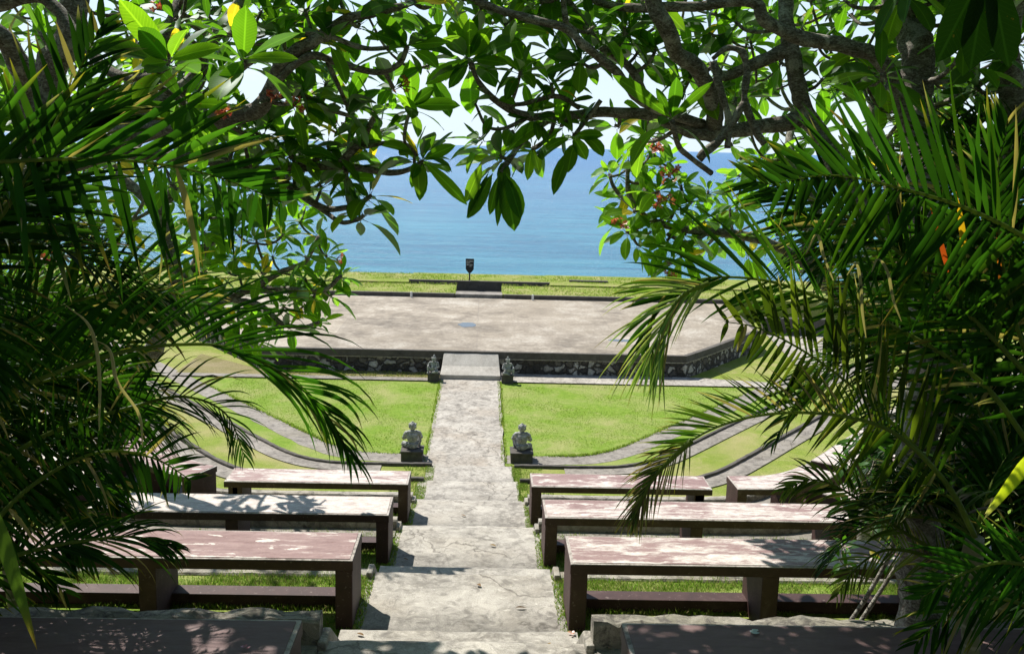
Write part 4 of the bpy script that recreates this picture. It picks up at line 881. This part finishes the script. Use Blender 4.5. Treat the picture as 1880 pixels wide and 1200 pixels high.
# frangipani lower on the slope, left and right
C_t = Tree('frangipani_tree', (-3.6, 8.8, -3.6), 'smaller bright leaved frangipani behind the left palm, sea showing through', 'tree', 47, G_FAR)
C_t.line([V((-3.7, 8.8, -3.7)), W(250, 700, 8.8), W(300, 600, 8.7), W(330, 520, 8.6)], .11, .07)
C_t.px([(300, 600, 8.7), (400, 560, 8.5), (460, 532, 8.5), (560, 532, 8.4), (600, 531, 8.4), (625, 508, 8.4)], .04, .016)
C_t.px([(460, 532, 8.5), (512, 500, 8.4), (560, 480, 8.4), (584, 434, 8.4)], .03, .014)
C_t.px([(420, 548, 8.5), (480, 562, 8.4), (512, 592, 8.4), (552, 600, 8.4), (585, 592, 8.3)], .028, .016)
C_t.px([(330, 520, 8.6), (400, 430, 8.7), (470, 380, 8.6), (540, 360, 8.5)], .05, .02)
C_t.px([(330, 520, 8.6), (300, 400, 8.8), (330, 300, 8.9), (300, 150, 9)], .06, .03)
C_t.px([(300, 400, 8.8), (200, 300, 8.9), (130, 200, 9), (90, 60, 9)], .05, .03)
for (x, y) in ((627, 505), (585, 432), (560, 470), (600, 470), (540, 500), (500, 470), (470, 440), (520, 430), (548, 405), (500, 395), (450, 390), (470, 350), (430, 420), (540, 545), (430, 470), (400, 440), (410, 390), (520, 360), (560, 375),
               (587, 590), (440, 590), (410, 560), (480, 500), (380, 500), (400, 340), (360, 390), (425, 310), (460, 580), (350, 440), (440, 620), (520, 560), (500, 600), (470, 620), (560, 560), (530, 600), (490, 530), (560, 510), (590, 520), (420, 500), (440, 540), (610, 540), (575, 545)): C_t.tip(W(x, y, C_t.rd.uniform(8.2, 8.9)), .22, 10, r=.011)
for i in range(95): C_t.tip(W(C_t.rd.uniform(-60, 400), C_t.rd.uniform(60, 560), C_t.rd.uniform(8.2, 9.8)), .23, 9, r=.012)
for i in range(24): C_t.tip(W(C_t.rd.uniform(-400, 100), C_t.rd.uniform(-150, 60), C_t.rd.uniform(9.0, 10)), .26, 9, r=.012)
for (x, y) in ((617, 476), (155, 430), (135, 235), (148, 225), (240, 260)): flowers(C_t.root, W(x, y, 8.3), C_t.rd, 5, 1.2)
C_t.done()
D_t = Tree('frangipani_tree', (3.4, 7.6, -3.5), 'leafy frangipani with red blossoms behind the right palms, beside the sea view', 'tree', 53, G_FAR)
D_t.line([V((3.3, 7.4, -3.7)), W(1610, 650, 7.4), W(1560, 560, 7.3), W(1480, 480, 7.2)], .10, .06)
D_t.px([(1480, 480, 7.2), (1400, 440, 7.1), (1300, 425, 7.0), (1250, 420, 6.9), (1190, 402, 6.8), (1155, 360, 6.8), (1153, 300, 6.8)], .04, .014)
D_t.px([(1190, 402, 6.8), (1150, 370, 6.8), (1128, 345, 6.8), (1120, 322, 6.8)], .018, .012)
D_t.px([(1300, 425, 7.0), (1262, 446, 6.9), (1225, 430, 6.8)], .02, .012)
D_t.px([(1480, 480, 7.2), (1500, 380, 7.4), (1450, 300, 7.6), (1460, 200, 8)], .05, .03)
D_t.px([(1560, 560, 7.3), (1640, 400, 7.8), (1600, 250, 8.2), (1620, 100, 8.5)], .05, .03)
for (x, y) in ((1153, 296), (1118, 320), (1130, 400), (1160, 350), (1185, 330), (1180, 300), (1210, 350), (1150, 425), (1195, 425), (1240, 380), (1225, 440), (1260, 430), (1215, 400), (1270, 370), (1165, 385), (1250, 340), (1290, 400),
               (1200, 255), (1230, 300), (1300, 350), (1255, 470), (1290, 450), (1320, 430), (1340, 380), (1140, 365), (1175, 450), (1225, 480), (1210, 300)): D_t.tip(W(x, y, D_t.rd.uniform(6.6, 7.2)), .19, 10, r=.010)
for i in range(60): D_t.tip(W(D_t.rd.uniform(1300, 1760), D_t.rd.uniform(120, 500), D_t.rd.uniform(7.2, 8.8)), .22, 9, r=.012)
for i in range(75): D_t.tip(W(D_t.rd.uniform(1320, 2000), D_t.rd.uniform(-500, 150), D_t.rd.uniform(7.2, 9.0)), .25, 9, r=.012)
for (x, y) in ((1228, 325), (1140, 412), (1207, 375), (1222, 368), (1205, 272), (1232, 505)): flowers(D_t.root, W(x, y, 6.5), D_t.rd, 6, 1.1)
D_t.done()

# ------------------------------------------------------------------ palms
P_DK = [(.009, .034, .005), (.013, .047, .006), (.018, .060, .007), (.011, .040, .006), (.028, .08, .010)]
def strip(b, p, d, nrm, L, wd, droop, col, tipc, rd, seg=7, curl=0.):
    d = d.normalized(); s = d.cross(nrm); s = s.normalized() if s.length > 1e-4 else d.orthogonal().normalized()
    vs = []; cols = []; uv = []; pos = p.copy(); twist = rd.uniform(-.5, .5)
    for i in range(seg+1):
        t_ = i/seg
        if i: d = (d+V((0, 0, -1))*droop*(t_**1.6)/seg*2.2+s*curl*t_/seg).normalized(); pos = pos+d*(L/seg)
        s = (s-d*s.dot(d)).normalized(); n_ = s.cross(d); s2 = (s*math.cos(twist*t_)+n_*math.sin(twist*t_)); n2 = s2.cross(d)
        w_ = wd*.5*(min(1, .35+t_*3.2) if t_ < .25 else (1-((t_-.25)/.75)**1.9))
        vs += [pos-s2*w_+n2*w_*.45, pos, pos+s2*w_+n2*w_*.45]; uv += [(-1, t_), (0, t_), (1, t_)]
        k = max(0, (t_-.72)/.28) if tipc else 0
        c = tuple(a*(1-k)+e*k for a, e in zip(col, tipc)) if tipc else col
        cols += [c, c, c]
    fs = []
    for i in range(seg): a = i*3; fs += [(a, a+1, a+4, a+3), (a+1, a+2, a+5, a+4)]
    b.add(vs, fs, cols, uv)
def frond(par, pts, L, wd, n_, rd, cols=P_DK, upref=(0, 0, 1), lift=.5, a0=70, a1=28, a0b=None, a1b=None, droop=.6, t0=.15, dry=.5, rr=.011, sides=(1, -1), liftb=None, Lb=None, name='frond', thi=0):
    b = MB(); c = cat_rom(pts, 8); m_ = len(c); up_ = V(upref)
    cum = [0]
    for a, e in zip(c[:-1], c[1:]): cum.append(cum[-1]+(e-a).length)
    tot = cum[-1]
    b.tube(c, [rr*(1-.85*i/(m_-1)) for i in range(m_)], 6, (.11, .15, .035))
    def at(s_):
        for i in range(m_-1):
            if cum[i+1] >= s_ or i == m_-2:
                f_ = min(1, (s_-cum[i])/max(1e-6, cum[i+1]-cum[i])); return c[i].lerp(c[i+1], f_), (c[i+1]-c[i]).normalized()
    for side in sides:
        A0, A1 = (a0, a1) if side > 0 or a0b is None else (a0b, a1b)
        lf = lift if side > 0 or liftb is None else liftb
        LL = L if side > 0 or Lb is None else Lb
        for k in range(n_):
            t_ = t0+(1-t0)*(k+rd.uniform(-.3, .3)+.5)/n_; t_ = min(.999, max(0, t_)); p, T = at(t_*tot)
            Sv = T.cross(up_); Sv = Sv.normalized() if Sv.length > .05 else T.orthogonal().normalized(); Nv = Sv.cross(T)
            ang = R(A0+(A1-A0)*t_+rd.uniform(-7, 7)); l_ = lf+rd.uniform(-.18, .18)
            d = T*math.cos(ang)+Sv*side*math.sin(ang)*math.cos(l_)+Nv*math.sin(ang)*math.sin(l_)
            if side > 0 and t_ < thi: continue
            if rd.random() < .07: continue
            prof = (.55+.45*math.sin(math.pi*min(1, (t_-t0)/(1-t0)*.9+.12)))*(1-.45*max(0, t_-.7)/.3)
            cl = rd.choice(cols); q = rd.uniform(.45, 1.05); cl = tuple(x*q for x in cl)
            tp = rd.choice([(.16, .11, .05), (.30, .27, .19), (.22, .20, .04)]) if rd.random() < dry else None
            if rd.random() < dry*.10: cl = (.20, .17, .10)
            strip(b, p, d, Nv, LL*prof*rd.uniform(.80, 1.14), wd*rd.uniform(.55, 1.0), droop*rd.uniform(.5, 1.6), cl, tp, rd, 7, rd.uniform(-.3, .3))
    o = b.build(name, M_palm, None, True); keep(o, par); return o
def palm(label, crowns, base_z, seed, nf, Lr, L, wd, stem_r=.035, cols=P_DK, dirs=None, droop=.7, stems=True, n_=30):
    rd = random.Random(seed); c0 = crowns[0]; root = thing('areca_palm', (c0[0], c0[1], base_z), label, 'palm', 'clumping palms framing the view')
    for ci, c_ in enumerate(crowns):
        c_ = V(c_)
        if stems:
            b = MB(); base = V((c_.x+rd.uniform(-.12, .12), c_.y+rd.uniform(-.1, .1), base_z-.1)); mid = (base+c_)/2+V((rd.uniform(-.06, .06), rd.uniform(-.06, .06), 0))
            cc = cat_rom([base, mid, c_-V((0, 0, .25)), c_], 6); k = len(cc); b.tube(cc, [stem_r*(1.1 if i < 12 else 1.1+.4*math.sin((i-12)/(k-12)*3.1))*(1-.25*i/k) for i in range(k)], 10, (1, 1, 1), bump=.1)
            keep(b.build('stem', M_stem, None, True), root)
        for i in range(nf):
            az = rd.uniform(0, 6.283) if dirs is None else rd.uniform(*dirs); el = rd.uniform(.35, 1.35); lr = Lr*rd.uniform(.75, 1.15)
            h = V((math.cos(az), math.sin(az), 0)); P = [c_]; d = (h*math.cos(el)+V((0, 0, math.sin(el)))).normalized()
            for s_ in range(6): P.append(P[-1]+d*lr/6); d = (d+V((0, 0, -.30*(1+s_*.15)))).normalized()
            frond(root, P, L, wd, n_, rd, cols, lift=rd.uniform(.2, .7), droop=droop, t0=.2, rr=.010)
    return root, rd
# left clump
cL = W(-150, 560, 3.5)
LP, rd = palm('dark feathery palm clump filling the left edge of the view', [cL, W(-170, 930, 3.7), W(-60, 760, 4.3)], -2.4, 5, 11, .95, .36, .019, dirs=(-1.3, 2.6))
F = lambda L: [W(*q) for q in L]
frond(LP, F([(-260, 350, 3.1), (-120, 305, 3.15), (0, 297, 3.2), (150, 292, 3.3), (280, 300, 3.4), (400, 325, 3.6), (520, 372, 3.8)]), .46, .032, 36, rd, upref=(0, -1, .1), lift=.15, a0=94, a1=72, a0b=50, a1b=22, droop=.10, t0=.05, liftb=.2, Lb=.46, cols=[(.014, .055, .007), (.02, .075, .009), (.035, .11, .012)])
frond(LP, F([(-260, 850, 3.0), (-100, 770, 3.1), (100, 685, 3.2), (230, 645, 3.3), (340, 632, 3.4), (430, 642, 3.5), (540, 700, 3.65), (600, 760, 3.8), (645, 840, 3.9)]), .50, .017, 50, rd, upref=(0, -1, .5), lift=.3, a0=22, a1=8, a0b=42, a1b=16, droop=1.0, t0=.12, dry=.15, liftb=.25, Lb=.60, thi=.55,
      cols=[(.02, .075, .009), (.028, .095, .010), (.04, .12, .012), (.016, .06, .008)])
frond(LP, F([(-60, 900, 3.3), (80, 800, 3.4), (250, 745, 3.5), (340, 728, 3.6), (415, 760, 3.7), (450, 840, 3.8)]), .27, .010, 40, rd, upref=(0, -1, .6), lift=.4, droop=.9, t0=.2, dry=.4)
frond(LP, F([(-50, 1000, 3.2), (60, 890, 3.3), (180, 830, 3.4), (280, 840, 3.5), (350, 880, 3.6)]), .26, .020, 36, rd, upref=(0, -1, .4), lift=.3, droop=.6, t0=.1, dry=.35, a0=95, a1=55)
frond(LP, F([(-90, 1060, 3.1), (60, 1010, 3.2), (170, 990, 3.3), (250, 985, 3.4), (320, 1005, 3.5)]), .32, .014, 24, rd, upref=(0, -1, .8), lift=.1, droop=1.0, t0=.3, dry=.7, a0=45, a1=10)
frond(LP, F([(-260, 640, 3.0), (-120, 520, 3.1), (0, 400, 3.2), (90, 250, 3.3), (150, 120, 3.4), (190, 40, 3.5)]), .38, .028, 32, rd, upref=(.2, -1, .1), lift=.2, droop=.2, t0=.1)
frond(LP, F([(-200, 560, 3.3), (-60, 440, 3.4), (60, 330, 3.5), (160, 230, 3.6), (260, 190, 3.7)]), .42, .028, 34, rd, upref=(0, -1, .1), lift=.2, droop=.2, t0=.05, a0=40, a1=18)
frond(LP, F([(-200, 760, 3.4), (-40, 640, 3.5), (120, 560, 3.6), (250, 530, 3.7), (340, 545, 3.9), (400, 590, 4.0)]), .36, .024, 40, rd, upref=(0, -1, .2), lift=.2, droop=.35, t0=.05)
frond(LP, F([(-200, 900, 3.5), (-40, 780, 3.6), (80, 700, 3.7), (190, 700, 3.8), (270, 760, 3.9)]), .34, .024, 40, rd, upref=(0, -1, .2), lift=.2, droop=.35, t0=.05)
frond(LP, F([(-200, 1050, 3.6), (-40, 900, 3.7), (80, 850, 3.8), (160, 860, 3.9), (220, 930, 4.0)]), .34, .024, 40, rd, upref=(0, -1, .2), lift=.2, droop=.45, t0=.05)
rf = random.Random(77)
for i in range(9):
    y0 = 600+i*62; d_ = rf.uniform(3.6, 4.4); xe = (300, 270, 300, 270, 240, 230, 200, 170, 120)[i]
    frond(LP, F([(-260, y0+rf.uniform(-60, 120), d_), (-100, y0-10, d_), (0, y0-50, d_), (xe*.5, y0-60, d_), (xe, y0-10, d_)]), .34, .020, 40, rf, upref=(0, -1, .3), lift=.25, droop=.45, t0=.05)
b_ = MB(); a = W(-10, 930, 2.5); c_ = W(75, 1210, 2.5); strip(b_, a, c_-a, V((.2, -1, 0)), .42, .040, .08, (.045, .085, .02), (.20, .13, .05), rd, 9); keep(b_.build('leaflet', M_palm, None, True), LP)
LP2, rd2 = palm('palm clump standing behind the first on the left, in deep shade', [W(-80, 620, 5.2), W(0, 780, 5.0)], -2.9, 15, 10, 1.0, .40, .026, dirs=(-2.2, 2.4))
# right clump
RP, rd = palm('dense palm clump with arching fronds on the right of the view', [W(1790, 985, 3.6), W(1990, 560, 3.6), W(1990, 900, 4.4)], -2.4, 7, 9, .62, .28, .018, dirs=(.4, 3.6))
RG = [(.012, .045, .007), (.017, .058, .008), (.024, .075, .009), (.035, .085, .011)]
frond(RP, F([(1900, 830, 3.5), (1800, 700, 3.55), (1650, 605, 3.6), (1500, 545, 3.6), (1400, 514, 3.6), (1290, 512, 3.6), (1215, 550, 3.55), (1178, 630, 3.5)]), .46, .022, 42, rd, cols=RG, upref=(0, -1, .35), lift=.25, a0=62, a1=24, a0b=55, a1b=14, droop=.3, t0=.15, Lb=.34)
frond(RP, F([(1300, 520, 3.55), (1250, 545, 3.5), (1215, 600, 3.45), (1190, 670, 3.4)]), .36, .013, 24, rd, cols=[(.22, .34, .17), (.30, .36, .20), (.20, .32, .10)], upref=(0, -1, .3), lift=.3, a0=28, a1=10, droop=.55, t0=.0, dry=.5)
frond(RP, F([(1790, 985, 3.5), (1745, 900, 3.5), (1690, 830, 3.5), (1600, 740, 3.5), (1500, 660, 3.5), (1400, 605, 3.5), (1330, 590, 3.5)]), .42, .025, 42, rd, cols=[(.025, .045, .007), (.038, .066, .009), (.018, .045, .007), (.075, .11, .014)], upref=(0, -1, 0), lift=.12, a0=58, a1=42, a0b=110, a1b=80, droop=.08, t0=.22, Lb=.30, dry=.2)
frond(RP, F([(1790, 985, 3.4), (1740, 890, 3.4), (1650, 800, 3.4), (1560, 766, 3.4), (1450, 757, 3.4), (1350, 772, 3.4), (1270, 808, 3.4), (1205, 870, 3.4), (1172, 940, 3.4)]), .25, .0115, 80, rd, cols=[(.02, .055, .010), (.045, .10, .014), (.06, .11, .02), (.025, .07, .012)], upref=(0, -1, .1), lift=.2, a0=62, a1=30, droop=.12, t0=.3, sides=(1,), dry=.55)
frond(RP, F([(1270, 808, 3.38), (1205, 870, 3.38), (1172, 930, 3.38), (1160, 960, 3.38)]), .20, .008, 30, rd, cols=[(.12, .13, .06), (.06, .10, .03), (.18, .14, .09)], upref=(0, -1, .2), lift=.3, a0=40, a1=10, droop=.9, t0=.0, dry=.9)
frond(RP, F([(2000, 560, 3.4), (1900, 450, 3.4), (1780, 385, 3.4), (1650, 345, 3.4), (1530, 322, 3.4), (1430, 335, 3.4)]), .46, .030, 40, rd, cols=[(.015, .055, .008), (.022, .075, .009), (.013, .045, .007), (.05, .13, .013)], upref=(0, -1, 0), lift=.1, a0=75, a1=30, a0b=85, a1b=60, droop=.12, t0=.1, dry=.2)
frond(RP, F([(1900, 700, 3.5), (1760, 560, 3.6), (1620, 440, 3.7), (1480, 360, 3.8), (1380, 330, 3.9)]), .44, .026, 44, rd, cols=RG, upref=(0, -1, 0), lift=.15, a0=60, a1=25, droop=.2, t0=.1)
frond(RP, F([(2020, 990, 3.0), (1920, 1035, 3.0), (1830, 1032, 3.0), (1750, 1060, 3.0), (1690, 1098, 3.0)]), .27, .018, 30, rd, cols=[(.014, .06, .008), (.02, .078, .009), (.028, .095, .011)], upref=(0, -1, .3), lift=.2, a0=60, a1=30, a0b=60, a1b=30, droop=.25, t0=.05, dry=.3)
frond(RP, F([(1790, 1060, 3.8), (1700, 1020, 3.9), (1640, 1008, 3.9), (1600, 1020, 3.9), (1560, 1055, 3.9), (1535, 1095, 3.9)]), .20, .010, 34, rd, cols=[(.06, .10, .03), (.10, .13, .05)], upref=(0, -1, .4), lift=.2, a0=65, a1=25, droop=.5, t0=.1)
frond(RP, F([(1790, 1040, 3.7), (1700, 1000, 3.8), (1620, 950, 3.9), (1550, 900, 3.9), (1490, 880, 3.9), (1440, 900, 3.9)]), .24, .014, 34, rd, cols=[(.05, .09, .025), (.07, .11, .03)], upref=(0, -1, .4), lift=.25, a0=60, a1=20, droop=.8, t0=.3, dry=.6)
frond(RP, F([(1950, 1150, 3.3), (1850, 1100, 3.3), (1760, 1110, 3.3), (1680, 1180, 3.3)]), .26, .018, 26, rd, upref=(0, -1, .3), lift=.2, droop=.4, t0=.05)
frond(RP, F([(1950, 800, 3.6), (1880, 640, 3.6), (1840, 480, 3.6), (1830, 330, 3.6), (1850, 220, 3.6)]), .42, .03, 36, rd, upref=(0, -1, 0), lift=.15, droop=.15, t0=.1)
frond(RP, F([(1900, 900, 3.8), (1800, 760, 3.9), (1740, 620, 4.0), (1700, 500, 4.0), (1640, 420, 4.0)]), .42, .03, 40, rd, upref=(0, -1, 0), lift=.15, droop=.2, t0=.05)
for i in range(12):
    y0 = 330+i*72; d_ = rf.uniform(3.9, 4.7); xe = (1560, 1600, 1570, 1620, 1640, 1650, 1680, 1680, 1700, 1690, 1700, 1720)[i]
    frond(RP, F([(2120, y0+rf.uniform(-60, 150), d_), (1980, y0+20, d_), (1880, y0-40, d_), ((xe+1880)*.5, y0-60, d_), (xe+60, y0-10, d_)]), .34, .020, 40, rf, upref=(0, -1, .3), lift=.25, droop=.45, t0=.05)
for (x, y, x2, y2, d, L, wd, col, tc_) in ((1895, 825, 1770, 1000, 2.8, .26, .045, (.30, .36, .03), (.40, .36, .26)), (1885, 850, 1800, 950, 2.82, .2, .04, (.22, .33, .03), (.55, .50, .38)),
        (1770, 470, 1755, 345, 3.5, .24, .03, (.45, .26, .02), None), (1740, 500, 1708, 375, 3.5, .25, .022, (.30, .05, .015), None), (1835, 520, 1828, 390, 3.6, .25, .02, (.30, .09, .02), None)):
    b_ = MB(); a = W(x, y, d); c_ = W(x2, y2, d); strip(b_, a, c_-a, V((.2, -1, 0)), L, wd, .08, col, tc_, rd, 9); keep(b_.build('leaflet', M_palm, None, True), RP)
for (x, y, pts) in ((0, 0, [(1555, 505), (1572, 485), (1580, 520), (1583, 570), (1590, 620)]), (0, 0, [(1600, 500), (1612, 475), (1630, 500), (1640, 550), (1655, 590)]), (0, 0, [(1480, 465), (1500, 430), (1512, 470), (1530, 515)]), (0, 0, [(160, 620), (200, 640), (215, 700), (255, 760), (262, 820)]), (0, 0, [(120, 560), (165, 600), (182, 680), (182, 790)])):
    b_ = MB(); right = pts[0][0] > 900; c = cat_rom([W(px_, py_, 3.3 if right else 3.0) for px_, py_ in pts], 5); k = len(c); vs = []
    for i, p in enumerate(c):
        w_ = .006*math.sin(math.pi*(i+.6)/(k+.2))**.6; vs += [p-V((w_, 0, 0)), p+V((0, w_*.5, 0)), p+V((w_, 0, 0))]
    fs = []
    for i in range(k-1): a = i*3; fs += [(a, a+1, a+4, a+3), (a+1, a+2, a+5, a+4)]
    b_.add(vs, fs, (.20, .18, .15)); keep(b_.build('dry_leaflet', M_palm, None, True), RP if right else LP)
RP2, rd2 = palm('shaded palm clump standing behind the right tree trunk', [W(1900, 640, 5.4), W(1780, 420, 5.6), W(1960, 900, 5.0)], -2.9, 17, 13, 1.25, .45, .030, dirs=(.8, 5.0))
RP3, rd2 = palm('farther palm clump at the right edge beside the stage view', [W(1700, 700, 6.4), W(1830, 560, 6.6)], -3.5, 19, 12, 1.3, .45, .032, dirs=(1.2, 5.0))

# broad leaved shrub at the foot of the right tree
SH = Tree('broadleaf_shrub', (1.75, 4.3, -2.4), 'low dark broad leaved shrub at the foot of the right tree trunk', 'shrub', 61, [(.025, .075, .012), (.035, .10, .014)])
SH.line([V((1.85, 4.5, -2.5)), W(1640, 1000, 4.5), W(1600, 900, 4.5), W(1560, 830, 4.5)], .012, .007)
SH.line([V((1.9, 4.5, -2.5)), W(1690, 960, 4.6), W(1700, 860, 4.6)], .012, .007)
for i in range(34): SH.tip(W(SH.rd.uniform(1540, 1720), SH.rd.uniform(790, 1030), SH.rd.uniform(4.3, 4.8)), .09, 6, r=.003)
SH.done()

# fallen blossoms and leaves
rnd = random.Random(5)
for (px, py, z, lab, col) in ((555, 1163, -2.40, 'pink fallen blossom on the concrete left of the steps', (.6, .12, .25)), (1051, 1163, -2.66, 'orange fallen blossom beside the foot of the right bench', (.65, .30, .12)), (1117, 1188, -2.38, 'pale fallen petals on the concrete by the right dappled bench', (.6, .42, .32)), (450, 1190, -1.95, 'small red blossom lying on the bottom left bench', (.5, .04, .08)), (1382, 1157, -1.95, 'pale bluish spot of bird droppings on the bottom right bench', (.6, .7, .72))):
    d = fw+rt*((px-940)/FPX)-up*((py-600)/FPX); d = d*(z/d.z); p = V((d.x+CAMX, d.y, z+.006)); b = MB()
    if 'spot' in lab:
        for q in range(3):
            cx, cy = p.x+rnd.uniform(-.01, .01), p.y-q*.012; pts = [(cx+.016*math.cos(a)*rnd.uniform(.7, 1.2), cy+.010*math.sin(a), z+.0035+q*.0004) for a in [i*.785 for i in range(8)]]; b.add(pts, [tuple(range(8))], col)
        tag(b.build('dropping', M_petal), lab, 'stain')
    else:
        for k in range(8):
            a = k*.785+rnd.uniform(-.2, .2); l = rnd.uniform(.012, .022); u_ = V((math.cos(a), math.sin(a), rnd.uniform(.1, .6))); s_ = V((-math.sin(a), math.cos(a), 0))
            q = p+V((rnd.uniform(-.008, .008), rnd.uniform(-.008, .008), 0)); b.add([q, q+u_*l*.6+s_*l*.4, q+u_*l, q+u_*l*.6-s_*l*.4], [(0, 1, 2, 3)], tuple(x*rnd.uniform(.7, 1.1) for x in col))
        tag(b.build('fallen_blossom', M_petal), lab, 'blossom')
rl = random.Random(9)
for (x, y, z) in ((-.35, 5.3, -2.94), (.42, 5.9, -2.94), (.5, 4.95, -2.67), (-.5, 7.95, -3.53), (.2, 8.3, -3.53), (-.1, 10.3, -4.03), (-.52, 5.0, -2.67), (.12, 6.2, -2.94)):
    b = MB(); a = rl.uniform(0, 6.28); leaf(b, V((x, y, z+.012)), V((math.cos(a), math.sin(a), .12)), V((0, 0, 1)), rl.uniform(.045, .08), rl.uniform(.018, .03), .2, rl.choice([(.22, .13, .05), (.30, .20, .07), (.15, .09, .04)]), rl, None, .5)
    tag(b.build('fallen_leaf', M_petal), 'small dry curled brown leaf fallen on the concrete steps', 'leaf', 'dry leaves fallen on the steps')
print('objects', len(bpy.data.objects), 'verts', sum(len(m.vertices) for m in bpy.data.meshes))
